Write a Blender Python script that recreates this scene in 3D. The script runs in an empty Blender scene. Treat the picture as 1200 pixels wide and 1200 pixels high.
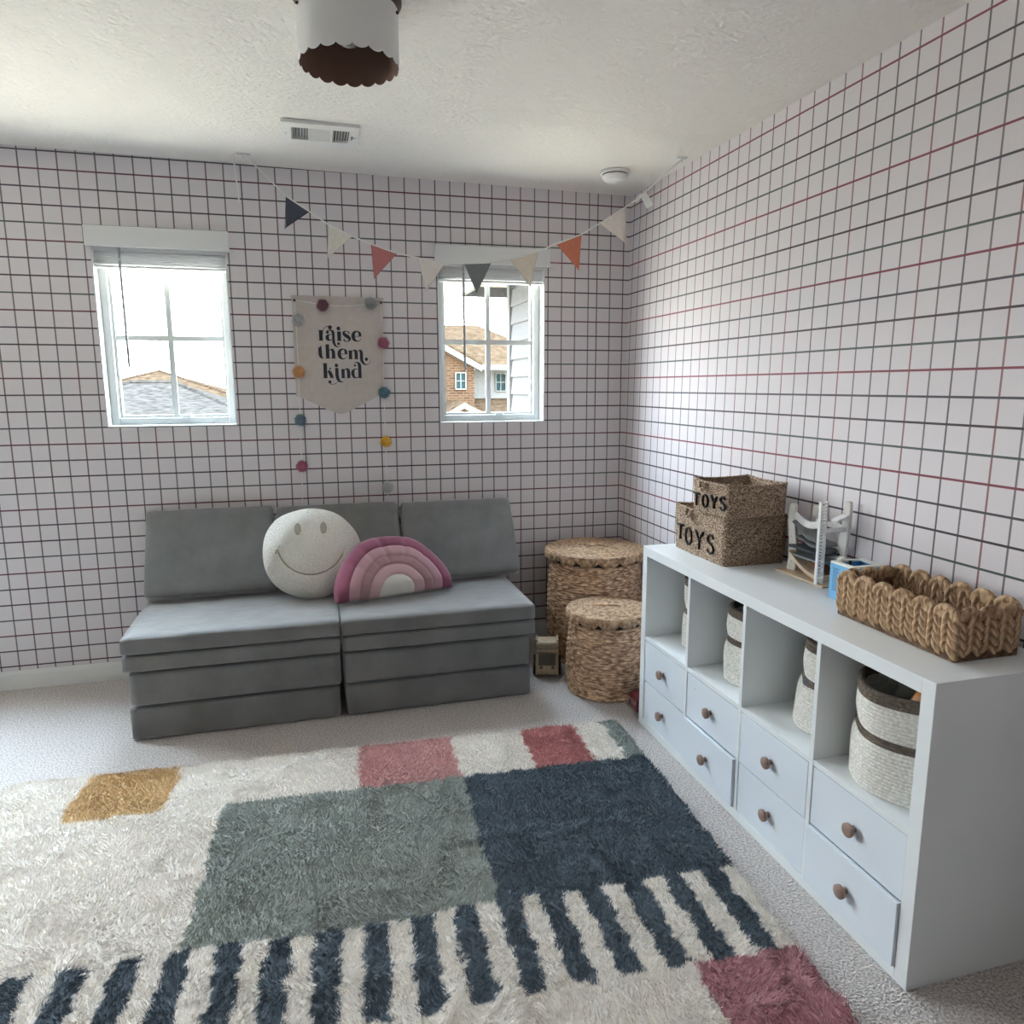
import bpy, bmesh, math, random
import numpy as np
from mathutils import Vector, Matrix

random.seed(7)
rng = np.random.default_rng(7)
SC = bpy.context.scene
COL = SC.collection
PI = math.pi

# ------------------------------------------------------------------ camera
cam_d = bpy.data.cameras.new('camera')
cam = bpy.data.objects.new('camera', cam_d)
COL.objects.link(cam)
cam_d.sensor_width = 36.0
cam_d.lens = 854.15 / 1200 * 36.0
cam_d.clip_start = 0.02
cam_d.clip_end = 500
_R = ((0.96382327, -0.26652188, -0.00328403),
      (-0.04843626, -0.1630178, -0.98543347),
      (0.26210423, 0.94994278, -0.17002967))
cam.matrix_world = Matrix(((_R[0][0], -_R[1][0], -_R[2][0], -1.71887),
                           (_R[0][1], -_R[1][1], -_R[2][1], -3.81143),
                           (_R[0][2], -_R[1][2], -_R[2][2], 1.41922),
                           (0, 0, 0, 1)))
SC.camera = cam

# ------------------------------------------------------------------ world, light, exposure
SKY = 14.0
w = bpy.data.worlds.new('sky')
SC.world = w
w.use_nodes = True
nt = w.node_tree
nt.nodes.clear()
o_ = nt.nodes.new('ShaderNodeOutputWorld')
b_ = nt.nodes.new('ShaderNodeBackground')
tc_ = nt.nodes.new('ShaderNodeTexCoord')
sx_ = nt.nodes.new('ShaderNodeSeparateXYZ')
rp_ = nt.nodes.new('ShaderNodeValToRGB')
rp_.color_ramp.elements[0].position = 0.0
rp_.color_ramp.elements[0].color = (1.0, 0.99, 0.97, 1)
rp_.color_ramp.elements[1].position = 0.75
rp_.color_ramp.elements[1].color = (0.67, 0.83, 1.0, 1)
nt.links.new(tc_.outputs['Generated'], sx_.inputs[0])
nt.links.new(sx_.outputs['Z'], rp_.inputs[0])
nt.links.new(rp_.outputs[0], b_.inputs[0])
# overcast law: the zenith is about three times as bright as the horizon
mx_ = nt.nodes.new('ShaderNodeMath')
mx_.operation = 'MAXIMUM'
mx_.inputs[1].default_value = 0.0
ma_ = nt.nodes.new('ShaderNodeMath')
ma_.operation = 'MULTIPLY_ADD'
ma_.inputs[1].default_value = 2.0 * SKY
ma_.inputs[2].default_value = SKY
nt.links.new(sx_.outputs['Z'], mx_.inputs[0])
nt.links.new(mx_.outputs[0], ma_.inputs[0])
nt.links.new(ma_.outputs[0], b_.inputs[1])
nt.links.new(b_.outputs[0], o_.inputs[0])
SUN = bpy.data.lights.new('sun', 'SUN')
SUN.energy = 10.0
SUN.color = (1.0, 0.93, 0.82)
SUN.angle = math.radians(1.5)
sun_o = bpy.data.objects.new('sun', SUN)
COL.objects.link(sun_o)
sun_o.rotation_euler = Vector((-0.62, 0.30, -0.72)).to_track_quat('-Z', 'Y').to_euler()
try:
    w.cycles.sampling_method = 'AUTOMATIC'
except Exception:
    pass

VS = SC.view_settings
VS.view_transform = 'Standard'
VS.look = 'None'
VS.gamma = 1.0
VS.use_curve_mapping = False
VS.exposure = 1.0
SC.cycles.use_denoising = True
SC.cycles.max_bounces = 10
SC.cycles.diffuse_bounces = 6
SC.cycles.transparent_max_bounces = 16
SC.cycles.sample_clamp_indirect = 6.0


def portal(name, loc, rot, sx, sy):
    """sampling guide for the sky light that enters through a window opening"""
    d = bpy.data.lights.new(name, 'AREA')
    d.shape = 'RECTANGLE'
    d.size, d.size_y = sx, sy
    d.cycles.is_portal = True
    o = bpy.data.objects.new(name, d)
    o.location = loc
    o.rotation_euler = rot
    COL.objects.link(o)


# ------------------------------------------------------------------ materials
MATS = {}


def mat(name, color, rough=0.6, metal=0.0, var=0.0, vscale=20.0, bump=0.0, bscale=60.0, spec=0.5,
        stretch=(1, 1, 1), color2=None, sheen=0.0, detail=4.0, bdist=0.01):
    if name in MATS:
        return MATS[name]
    m = bpy.data.materials.new(name)
    m.use_nodes = True
    t = m.node_tree
    p = t.nodes['Principled BSDF']
    p.inputs['Base Color'].default_value = (*color, 1)
    p.inputs['Roughness'].default_value = rough
    p.inputs['Metallic'].default_value = metal
    p.inputs['Specular IOR Level'].default_value = spec
    if sheen:
        p.inputs['Sheen Weight'].default_value = sheen
        p.inputs['Sheen Roughness'].default_value = 0.4
    if var or bump or color2:
        tc = t.nodes.new('ShaderNodeTexCoord')
        mp = t.nodes.new('ShaderNodeMapping')
        mp.inputs['Scale'].default_value = stretch
        t.links.new(tc.outputs['Object'], mp.inputs[0])
    if var or color2:
        n = t.nodes.new('ShaderNodeTexNoise')
        n.inputs['Scale'].default_value = vscale
        n.inputs['Detail'].default_value = detail
        t.links.new(mp.outputs[0], n.inputs['Vector'])
        r = t.nodes.new('ShaderNodeValToRGB')
        r.color_ramp.elements[0].position = 0.32
        r.color_ramp.elements[1].position = 0.68
        c2 = color2 if color2 else tuple(min(1, c * (1 + var)) for c in color)
        c1 = color if color2 else tuple(c * (1 - var) for c in color)
        r.color_ramp.elements[0].color = (*c1, 1)
        r.color_ramp.elements[1].color = (*c2, 1)
        t.links.new(n.outputs['Fac'], r.inputs[0])
        t.links.new(r.outputs[0], p.inputs['Base Color'])
    if bump:
        n2 = t.nodes.new('ShaderNodeTexNoise')
        n2.inputs['Scale'].default_value = bscale
        n2.inputs['Detail'].default_value = 3
        t.links.new(mp.outputs[0], n2.inputs['Vector'])
        bn = t.nodes.new('ShaderNodeBump')
        bn.inputs['Strength'].default_value = bump
        bn.inputs['Distance'].default_value = bdist
        t.links.new(n2.outputs['Fac'], bn.inputs['Height'])
        t.links.new(bn.outputs[0], p.inputs['Normal'])
    MATS[name] = m
    return m


class NT:
    """tiny node helper"""
    def __init__(s, m):
        s.t = m.node_tree

    def math(s, op, a, b=None, c=None):
        n = s.t.nodes.new('ShaderNodeMath')
        n.operation = op
        for i, v in enumerate((a, b, c)):
            if v is None:
                continue
            if isinstance(v, (int, float)):
                n.inputs[i].default_value = v
            else:
                s.t.links.new(v, n.inputs[i])
        return n.outputs[0]

    def mix(s, fac, a, b):
        n = s.t.nodes.new('ShaderNodeMix')
        n.data_type = 'RGBA'
        for i, v in ((0, fac), (6, a), (7, b)):
            if isinstance(v, (int, float)):
                n.inputs[i].default_value = v
            elif isinstance(v, tuple):
                n.inputs[i].default_value = (*v, 1)
            else:
                s.t.links.new(v, n.inputs[i])
        return n.outputs[2]


def wallpaper(name, axis, off, period, seams=(), vred=0, hred=(0.21, 0.06, 0.08), vredc=(0.27, 0.145, 0.15)):
    m = bpy.data.materials.new(name)
    m.use_nodes = True
    p = m.node_tree.nodes['Principled BSDF']
    p.inputs['Roughness'].default_value = 0.62
    p.inputs['Specular IOR Level'].default_value = 0.25
    g = NT(m)
    tc = m.node_tree.nodes.new('ShaderNodeTexCoord')
    sp = m.node_tree.nodes.new('ShaderNodeSeparateXYZ')
    m.node_tree.links.new(tc.outputs['Object'], sp.inputs[0])
    c = sp.outputs[axis]
    z = sp.outputs['Z']
    for s, d in seams:
        c = g.math('ADD', c, g.math('MULTIPLY', g.math('GREATER_THAN', sp.outputs[axis], s), d))

    def lines(v, o, per, width):
        t = g.math('DIVIDE', g.math('SUBTRACT', v, o), per)
        idx = g.math('FLOOR', g.math('ADD', t, 0.5))
        fr = g.math('ABSOLUTE', g.math('SUBTRACT', t, idx))
        mk = g.math('LESS_THAN', fr, width / per / 2)
        md = g.math('FLOORED_MODULO', idx, 4.0)
        return mk, md

    def pick(md, cols):
        out = cols[0]
        for i in (1, 2, 3):
            out = g.mix(g.math('COMPARE', md, float(i), 0.3), out, cols[i])
        return out
    hm, hmd = lines(z, 31.48 * 0.075, 0.075, 0.0066)
    vm, vmd = lines(c, off, period, 0.0062)
    # index along z runs upward: 0 red, 1 green, 2 plum, 3 slate
    hc = pick(hmd, [hred, (0.085, 0.105, 0.10), (0.068, 0.052, 0.058), (0.075, 0.075, 0.086)])
    vcols = [(0.19, 0.175, 0.18)] * 4
    vcols[vred] = vredc
    vcols[(vred + 2) % 4] = (0.14, 0.13, 0.135)
    vc = pick(vmd, vcols)
    base = (0.695, 0.655, 0.682)
    col = g.mix(hm, g.mix(vm, base, vc), hc)
    m.node_tree.links.new(col, p.inputs['Base Color'])
    return m


def glass_mat():
    m = bpy.data.materials.new('window_glass')
    m.use_nodes = True
    t = m.node_tree
    t.nodes.clear()
    o = t.nodes.new('ShaderNodeOutputMaterial')
    tr = t.nodes.new('ShaderNodeBsdfTransparent')
    tr.inputs[0].default_value = (0.97, 0.985, 0.98, 1)
    gl = t.nodes.new('ShaderNodeBsdfGlossy')
    gl.inputs['Roughness'].default_value = 0.02
    fr = t.nodes.new('ShaderNodeFresnel')
    fr.inputs[0].default_value = 1.35
    mx = t.nodes.new('ShaderNodeMixShader')
    ge = t.nodes.new('ShaderNodeNewGeometry')
    sb = t.nodes.new('ShaderNodeMath')
    sb.operation = 'SUBTRACT'
    sb.inputs[0].default_value = 1.0
    t.links.new(ge.outputs['Backfacing'], sb.inputs[1])
    mu = t.nodes.new('ShaderNodeMath')
    mu.operation = 'MULTIPLY'
    t.links.new(fr.outputs[0], mu.inputs[0])
    t.links.new(sb.outputs[0], mu.inputs[1])
    t.links.new(mu.outputs[0], mx.inputs[0])
    t.links.new(tr.outputs[0], mx.inputs[1])
    t.links.new(gl.outputs[0], mx.inputs[2])
    t.links.new(mx.outputs[0], o.inputs[0])
    return m


GLASS = glass_mat()
WALL_PLAIN = mat('painted_wall', (0.30, 0.285, 0.275), 0.8)
TRIM = mat('white_trim', (0.80, 0.81, 0.81), 0.45)
VINYL = mat('white_vinyl', (0.62, 0.64, 0.63), 0.5, spec=0.3)
CEIL = mat('textured_ceiling', (0.80, 0.775, 0.74), 0.85, bump=0.75, bscale=55.0, bdist=0.012)
CARPET = mat('beige_carpet', (0.42, 0.38, 0.365), 0.95, vscale=150, bump=1.0, bscale=150, color2=(0.86, 0.80, 0.775), spec=0.1, bdist=0.014, detail=2.0)
WHITE_LAM = mat('white_laminate', (0.79, 0.825, 0.845), 0.38, spec=0.4)
GREY_SUEDE = mat('grey_microsuede', (0.155, 0.157, 0.157), 0.9, vscale=9, bump=0.12, bscale=14, color2=(0.195, 0.197, 0.197), spec=0.15, sheen=1.0, bdist=0.02)


# ------------------------------------------------------------------ mesh helpers
def link(name, me, material, parent=None, smooth=False):
    o = bpy.data.objects.new(name, me)
    COL.objects.link(o)
    if material is not None and not me.materials:
        for mm in (material if isinstance(material, (list, tuple)) else [material]):
            me.materials.append(mm)
    if smooth:
        me.polygons.foreach_set('use_smooth', [True] * len(me.polygons))
    if parent is not None:
        o.parent = parent
    return o


class MB:
    """collects shapes in world (or parent-local) coordinates and builds ONE mesh object"""
    def __init__(s):
        s.v = []
        s.f = []
        s.mi = []

    def add(s, verts, faces, mi=0):
        b = len(s.v)
        s.v += [tuple(p) for p in verts]
        s.f += [tuple(i + b for i in f) for f in faces]
        s.mi += [mi] * len(faces)
        return s

    def box(s, x0, x1, y0, y1, z0, z1, mi=0):
        x0, x1 = min(x0, x1), max(x0, x1)
        y0, y1 = min(y0, y1), max(y0, y1)
        z0, z1 = min(z0, z1), max(z0, z1)
        v = [(x0, y0, z0), (x1, y0, z0), (x1, y1, z0), (x0, y1, z0), (x0, y0, z1), (x1, y0, z1), (x1, y1, z1), (x0, y1, z1)]
        return s.add(v, [(0, 3, 2, 1), (4, 5, 6, 7), (0, 1, 5, 4), (1, 2, 6, 5), (2, 3, 7, 6), (3, 0, 4, 7)], mi)

    def lathe(s, prof, cx, cy, seg=32, cap0=False, cap1=False, fn=None, mi=0):
        n = len(prof)
        v = []
        for j, (r, z) in enumerate(prof):
            for i in range(seg):
                a = 2 * PI * i / seg
                rr = r + (fn(a, z, j) if fn else 0)
                v.append((cx + rr * math.cos(a), cy + rr * math.sin(a), z))
        f = []
        for j in range(n - 1):
            for i in range(seg):
                k = (i + 1) % seg
                f.append((j * seg + i, j * seg + k, (j + 1) * seg + k, (j + 1) * seg + i))
        if cap0:
            f.append(tuple(range(seg))[::-1])
        if cap1:
            f.append(tuple((n - 1) * seg + i for i in range(seg)))
        return s.add(v, f, mi)

    def tube(s, pts, r, seg=8, cap=True, mi=0):
        pts = [Vector(p) for p in pts]
        n = len(pts)
        rs = r if isinstance(r, (list, tuple)) else [r] * n
        v = []
        up = None
        for i in range(n):
            d = (pts[min(i + 1, n - 1)] - pts[max(i - 1, 0)]).normalized()
            if up is None:
                up = Vector((0, 0, 1)) if abs(d.z) < 0.9 else Vector((1, 0, 0))
            sd = d.cross(up)
            if sd.length < 1e-6:
                sd = d.cross(Vector((0, 1, 0)))
            sd.normalize()
            up = sd.cross(d).normalized()
            for k in range(seg):
                a = 2 * PI * k / seg
                v.append(pts[i] + (sd * math.cos(a) + up * math.sin(a)) * rs[i])
        f = []
        for i in range(n - 1):
            for k in range(seg):
                l = (k + 1) % seg
                f.append((i * seg + k, i * seg + l, (i + 1) * seg + l, (i + 1) * seg + k))
        if cap:
            f.append(tuple(range(seg))[::-1])
            f.append(tuple((n - 1) * seg + k for k in range(seg)))
        return s.add(v, f, mi)

    def prism(s, poly, h, place, mi=0):
        """poly: 2-D outline; h: (a,b) extents on the third axis; place(u,v,w)->xyz"""
        n = len(poly)
        v = [place(u, q, h[0]) for u, q in poly] + [place(u, q, h[1]) for u, q in poly]
        f = [tuple(range(n))[::-1], tuple(range(n, 2 * n))]
        for i in range(n):
            k = (i + 1) % n
            f.append((i, k, n + k, n + i))
        return s.add(v, f, mi)

    def ball(s, c, r, seg=14, rings=9, mi=0, fn=None):
        v = []
        rr = r if isinstance(r, (tuple, list)) else (r, r, r)
        for j in range(rings + 1):
            t = PI * j / rings
            for i in range(seg):
                a = 2 * PI * i / seg
                d = (math.sin(t) * math.cos(a), math.sin(t) * math.sin(a), math.cos(t))
                k = fn(d) if fn else 1.0
                v.append((c[0] + rr[0] * d[0] * k, c[1] + rr[1] * d[1] * k, c[2] + rr[2] * d[2] * k))
        f = []
        for j in range(rings):
            for i in range(seg):
                k = (i + 1) % seg
                f.append((j * seg + i, (j + 1) * seg + i, (j + 1) * seg + k, j * seg + k))
        return s.add(v, f, mi)

    def build(s, name, material, parent=None, smooth=False, bevel=0.0, local=False, seg=2, recalc=True):
        me = bpy.data.meshes.new(name)
        off = (0, 0, 0)
        if parent is not None and not local:
            off = Vector((0, 0, 0))
            q = parent
            while q is not None:
                off = off + q.location
                q = q.parent
        vv = [(p[0] - off[0], p[1] - off[1], p[2] - off[2]) for p in s.v]
        me.from_pydata(vv, [], s.f)
        if recalc:
            bm = bmesh.new()
            bm.from_mesh(me)
            bmesh.ops.remove_doubles(bm, verts=bm.verts, dist=1e-6)
            bmesh.ops.recalc_face_normals(bm, faces=bm.faces)
            bm.to_mesh(me)
            bm.free()
        elif any(s.mi):
            me.polygons.foreach_set('material_index', s.mi)
        o = link(name, me, material, parent, smooth)
        if bevel:
            b = o.modifiers.new('bevel', 'BEVEL')
            b.width = bevel
            b.segments = seg
            b.limit_method = 'ANGLE'
        me.update()
        return o


def tag(o, label=None, cat=None, group=None, kind=None):
    if label:
        o['label'] = label
    if cat:
        o['category'] = cat
    if group:
        o['group'] = group
    if kind:
        o['kind'] = kind
    return o


def thing(name, loc, label, cat, group=None, rotz=0.0):
    o = bpy.data.objects.new(name, None)
    o.empty_display_size = 0.05
    o.location = loc
    o.rotation_euler = (0, 0, rotz)
    COL.objects.link(o)
    return tag(o, label, cat, group)


def box_obj(name, x0, x1, y0, y1, z0, z1, m, parent=None, bevel=0.0, local=False):
    return MB().box(x0, x1, y0, y1, z0, z1).build(name, m, parent, bevel=bevel, local=local)


def vnoise(x, y, cell, seed=0):
    """smooth 2-D value noise for numpy arrays, range 0..1"""
    gx, gy = np.asarray(x) / cell, np.asarray(y) / cell
    ix, iy = np.floor(gx).astype(int), np.floor(gy).astype(int)
    fx, fy = gx - ix, gy - iy
    fx, fy = fx * fx * (3 - 2 * fx), fy * fy * (3 - 2 * fy)

    def h(a, b):
        n = (a * 374761393 + b * 668265263 + seed * 1274126177) & 0xffffffff
        n = ((n ^ (n >> 13)) * 1103515245) & 0xffffffff
        return ((n ^ (n >> 16)) & 0xffff) / 65535.0
    return (h(ix, iy) * (1 - fx) + h(ix + 1, iy) * fx) * (1 - fy) + (h(ix, iy + 1) * (1 - fx) + h(ix + 1, iy + 1) * fx) * fy


def softbox(name, m, parent, dims, r=0.02, bulge=0.006, wob=0.002, n=14, seed=1, matrix=None, local=True):
    """upholstered block: rounded edges, slightly crowned faces, faint lumps. centred on origin of its own frame"""
    hx, hy, hz = dims[0] / 2, dims[1] / 2, dims[2] / 2
    bm = bmesh.new()
    bmesh.ops.create_cube(bm, size=2.0)
    bmesh.ops.subdivide_edges(bm, edges=bm.edges[:], cuts=n, use_grid_fill=True)
    k = 0
    for v in bm.verts:
        p = v.co.copy()
        # concentrate loops near edges
        q = Vector([math.copysign(abs(c) ** 0.6, c) for c in p])
        P = Vector((q.x * hx, q.y * hy, q.z * hz))
        inner = Vector((max(-hx + r, min(hx - r, P.x)), max(-hy + r, min(hy - r, P.y)), max(-hz + r, min(hz - r, P.z))))
        d = P - inner
        if d.length > 1e-9:
            P = inner + d.normalized() * r
        bx = (1 - q.y ** 2) * (1 - q.z ** 2)
        by = (1 - q.x ** 2) * (1 - q.z ** 2)
        bz = (1 - q.x ** 2) * (1 - q.y ** 2)
        ax = [abs(q.x) > 0.999, abs(q.y) > 0.999, abs(q.z) > 0.999]
        nse = float(vnoise((P.x + P.z) * 1.0 + 10, (P.y + P.z) * 1.0 + 10, 0.09, seed)) - 0.5
        if ax[0]:
            P.x += math.copysign(bulge * bx + wob * nse, q.x)
        if ax[1]:
            P.y += math.copysign(bulge * by + wob * nse, q.y)
        if ax[2]:
            P.z += math.copysign(bulge * bz + wob * nse, q.z)
        v.co = matrix @ P if matrix is not None else P
    me = bpy.data.meshes.new(name)
    bm.to_mesh(me)
    bm.free()
    return link(name, me, m, parent, True)


def catmull(pts, n=8):
    """resample tuples of any dimension"""
    P = [np.array(p, float) for p in pts]
    out = []
    for i in range(len(P) - 1):
        p0, p1, p2, p3 = P[max(i - 1, 0)], P[i], P[i + 1], P[min(i + 2, len(P) - 1)]
        for k in range(n):
            t = k / n
            out.append(0.5 * ((2 * p1) + (-p0 + p2) * t + (2 * p0 - 5 * p1 + 4 * p2 - p3) * t * t + (-p0 + 3 * p1 - 3 * p2 + p3) * t ** 3))
    out.append(P[-1])
    return out


# ================================================================== STRUCTURE
XL, YR = -4.95, -5.20           # left wall, rear wall
W1 = (-2.632, -2.057, 1.235, 2.085)
W2 = (-1.057, -0.482, 1.228, 2.075)
W_FILL = (-4.60, -3.40, 0.85, 2.10)    # unseen window added farther along the same wall for more daylight
WT = 0.16


def ceil_z(x, y):
    return 2.419 - 0.0102 * x + 0.006 * y


WP_BACK = wallpaper('grid_wallpaper_back', 'X', -2.4259, 0.07585, seams=((-0.80, 0.011), (-0.215, 0.027)), vred=0, hred=(0.135, 0.055, 0.065), vredc=(0.19, 0.14, 0.145))
WP_RIGHT = wallpaper('grid_wallpaper_side', 'Y', -4.67260692 * 0.075, 0.07585, vred=2)

# floor
mb = MB().box(XL - 0.1, 0.1, YR - 0.1, 0.0, -0.1, 0.0)
tag(mb.build('floor', CARPET), 'beige grey cut pile carpet over the whole floor', kind='structure')

# ceiling (hung a hair out of level as in the photo)
mb = MB()
cs = [(XL - 0.1, YR - 0.1), (0.1, YR - 0.1), (0.1, 0.1), (XL - 0.1, 0.1)]
mb.add([(x, y, ceil_z(x, y)) for x, y in cs] + [(x, y, 2.62) for x, y in cs],
       [(0, 1, 2, 3), (7, 6, 5, 4), (0, 4, 5, 1), (1, 5, 6, 2), (2, 6, 7, 3), (3, 7, 4, 0)])
tag(mb.build('ceiling', CEIL), 'white ceiling with knockdown texture', kind='structure')


def wall_with_openings(name, a0, a1, z0, z1, openings, place, m):
    """slab in the (a,z) plane cut around rectangular openings"""
    mb = MB()
    xs = sorted({a0, a1, *[q for o in openings for q in o[:2]]})
    for i in range(len(xs) - 1):
        u0, u1 = xs[i], xs[i + 1]
        mid = (u0 + u1) / 2
        op = [o for o in openings if o[0] < mid < o[1]]
        if not op:
            mb.box(*place(u0, u1, z0, z1))
        else:
            o = op[0]
            mb.box(*place(u0, u1, z0, o[2]))
            mb.box(*place(u0, u1, o[3], z1))
    return mb.build(name, m, recalc=False)


tag(wall_with_openings('wall_back', XL - 0.1, 0.1, -0.1, 2.5, [W1, W2, W_FILL],
                       lambda a, b, c, d: (a, b, 0.0, WT, c, d), WP_BACK),
    'window wall papered in a red grey and black grid', kind='structure')
_wr = [(0.002, 2.5), (-0.021, 0.75), (-0.021, -0.1), (0.12, -0.1), (0.12, 2.5)]
tag(MB().prism(_wr, (YR - 0.1, 0.0), lambda u, q, h_: (u, h_, q)).build('wall_right', WP_RIGHT),
    'side wall papered in the same grid behind the white storage shelf', kind='structure')
tag(MB().box(XL - 0.12, XL, YR - 0.1, 0.0, -0.1, 2.5).build('wall_left', WALL_PLAIN), 'plain pale wall', kind='structure')
tag(MB().box(XL - 0.1, 0.12, YR - WT, YR, -0.1, 2.5).build('wall_rear', WALL_PLAIN), 'plain pale wall behind the viewer', kind='structure')


def baseboard(name, p0, p1, inward, label):
    """0.09 m skirting with a stepped top"""
    (x0, y0), (x1, y1) = p0, p1
    ix, iy = inward
    mb = MB()
    t, t2 = 0.014, 0.008
    mb.box(min(x0, x1 + 0) if ix == 0 else x0, max(x0, x1) if ix == 0 else x0 + ix * t,
           y0 if iy else min(y0, y1), y0 + iy * t if iy else max(y0, y1), 0.0, 0.07)
    mb.box(min(x0, x1) if ix == 0 else x0, max(x0, x1) if ix == 0 else x0 + ix * t2,
           y0 if iy else min(y0, y1), y0 + iy * t2 if iy else max(y0, y1), 0.07, 0.09)
    tag(mb.build(name, TRIM, recalc=False), label, kind='structure')


baseboard('baseboard_back', (XL, 0.0), (0.0, 0.0), (0, -1), 'white baseboard under the window wall')
tag(MB().box(-0.0285, -0.021, YR, -0.02, 0.0, 0.07).box(-0.0255, -0.021, YR, -0.02, 0.07, 0.09).build('baseboard_right', TRIM, recalc=False),
    'white baseboard along the shelf wall', kind='structure')
baseboard('baseboard_left', (XL, YR), (XL, -0.02), (1, 0), 'white baseboard along the plain wall')


# ------------------------------------------------------------------ windows
def make_window(name, W, label, tint_y=0.085):
    x0, x1, z0, z1 = W
    root = thing(name, ((x0 + x1) / 2, 0.0, z0), label, None)
    root['kind'] = 'structure'
    # drywall returns lining the opening
    t = 0.006
    mb = MB()
    mb.box(x0, x0 + t, 0.001, 0.10, z0, z1).box(x1 - t, x1, 0.001, 0.10, z0, z1)
    mb.box(x0 + t, x1 - t, 0.001, 0.10, z1 - t, z1).box(x0 + t, x1 - t, 0.001, 0.10, z0, z0 + t)
    mb.build('drywall_return', mat('return_paint', (0.66, 0.67, 0.68), 0.6), root, recalc=False)
    # vinyl frame
    f = 0.034
    yo, yi = 0.15, 0.075
    for nm, b in (('frame_stile', (x0 + t, x0 + t + f, yi, yo, z0 + t, z1 - t)), ('frame_stile', (x1 - t - f, x1 - t, yi, yo, z0 + t, z1 - t)),
                  ('frame_rail', (x0 + t + f, x1 - t - f, yi, yo, z1 - t - f, z1 - t)), ('frame_rail', (x0 + t + f, x1 - t - f, yi, yo, z0 + t, z0 + t + f))):
        box_obj(nm, *b, VINYL, root, bevel=0.003)
    a0, a1, c0, c1 = x0 + t + f, x1 - t - f, z0 + t + f, z1 - t - f
    g = 0.012
    mb = MB()
    for b in ((a0, a0 + g, c0, c1), (a1 - g, a1, c0, c1), (a0 + g, a1 - g, c1 - g, c1), (a0 + g, a1 - g, c0, c0 + g)):
        mb.box(b[0], b[1], 0.098, 0.125, b[2], b[3])
    mb.build('glazing_bead', VINYL, root, recalc=False)
    xm, zm = (x0 + x1) / 2, 1.652
    # four lights between flat grille bars
    gb = 0.0125
    box_obj('grille_bar', xm - gb, xm + gb, 0.104, 0.112, c0 + g, c1 - g, VINYL, root)
    box_obj('grille_bar', a0 + g, xm - gb, 0.104, 0.112, zm - gb, zm + gb, VINYL, root)
    box_obj('grille_bar', xm + gb, a1 - g, 0.104, 0.112, zm - gb, zm + gb, VINYL, root)
    for (p0, p1) in ((a0 + g, xm - gb), (xm + gb, a1 - g)):
        for (q0, q1) in ((c0 + g, zm - gb), (zm + gb, c1 - g)):
            box_obj('pane', p0, p1, 0.1055, 0.1085, q0, q1, GLASS, root)
    # latch on bottom rail
    box_obj('latch', xm + 0.03, xm + 0.07, 0.062, 0.076, z0 + t + f - 0.004, z0 + t + f + 0.012, VINYL, root, bevel=0.002)
    portal(name + '_sky_portal', ((x0 + x1) / 2, 0.20, (z0 + z1) / 2), (-PI / 2, 0, 0), x1 - x0 + 0.1, z1 - z0 + 0.1)
    return root


make_window('window_1', W1, 'white four-light window over the left half of the couch')
make_window('window_2', W2, 'white four-light window behind the bunting, facing a brick house')

# wide unseen window, added on the same wall to brighten floor and shelf
lw = thing('window_3', ((W_FILL[0] + W_FILL[1]) / 2, 0.0, W_FILL[2]), 'wide white window added out of view for more daylight on the floor and shelf', None)
lw['kind'] = 'structure'
_xm = (W_FILL[0] + W_FILL[1]) / 2
for nm, b in (('frame_stile', (W_FILL[0], W_FILL[0] + 0.04, 0.075, 0.15, W_FILL[2], W_FILL[3])), ('frame_stile', (W_FILL[1] - 0.04, W_FILL[1], 0.075, 0.15, W_FILL[2], W_FILL[3])),
              ('frame_rail', (W_FILL[0] + 0.04, W_FILL[1] - 0.04, 0.075, 0.15, W_FILL[3] - 0.04, W_FILL[3])), ('frame_rail', (W_FILL[0] + 0.04, W_FILL[1] - 0.04, 0.075, 0.15, W_FILL[2], W_FILL[2] + 0.04)),
              ('mullion', (_xm - 0.02, _xm + 0.02, 0.075, 0.15, W_FILL[2] + 0.04, W_FILL[3] - 0.04))):
    box_obj(nm, *b, VINYL, lw)
for xa, xb in ((W_FILL[0] + 0.04, _xm - 0.02), (_xm + 0.02, W_FILL[1] - 0.04)):
    box_obj('pane', xa, xb, 0.1055, 0.1085, W_FILL[2] + 0.04, W_FILL[3] - 0.04, GLASS, lw)
portal('window_3_sky_portal', (_xm, 0.20, (W_FILL[2] + W_FILL[3]) / 2), (-PI / 2, 0, 0), W_FILL[1] - W_FILL[0] + 0.1, W_FILL[3] - W_FILL[2] + 0.1)

# ================================================================== OUTSIDE
GROUND = mat('dry_lawn', (0.64, 0.54, 0.40), 0.9, var=0.2, vscale=0.8)
tag(MB().box(-60, 60, -40, 120, -3.2, -3.0).build('ground', GROUND), 'dry ground around the houses', kind='structure')

BRICK = bpy.data.materials.new('tan_brick')
BRICK.use_nodes = True
_t = BRICK.node_tree
_p = _t.nodes['Principled BSDF']
_p.inputs['Roughness'].default_value = 0.9
_p.inputs['Specular IOR Level'].default_value = 0.0
_tc = _t.nodes.new('ShaderNodeTexCoord')
_mp = _t.nodes.new('ShaderNodeMapping')
_mp.inputs['Rotation'].default_value = (PI / 2, 0, 0)
_bk = _t.nodes.new('ShaderNodeTexBrick')
_bk.inputs['Color1'].default_value = (0.025, 0.0135, 0.0075, 1)
_bk.inputs['Color2'].default_value = (0.016, 0.0085, 0.005, 1)
_bk.inputs['Mortar'].default_value = (0.032, 0.024, 0.0175, 1)
_bk.inputs['Scale'].default_value = 1.0
_bk.inputs['Brick Width'].default_value = 0.24
_bk.inputs['Row Height'].default_value = 0.08
_bk.inputs['Mortar Size'].default_value = 0.012
_t.links.new(_tc.outputs['Object'], _mp.inputs[0])
_t.links.new(_mp.outputs[0], _bk.inputs['Vector'])
_t.links.new(_bk.outputs[0], _p.inputs['Base Color'])
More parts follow.
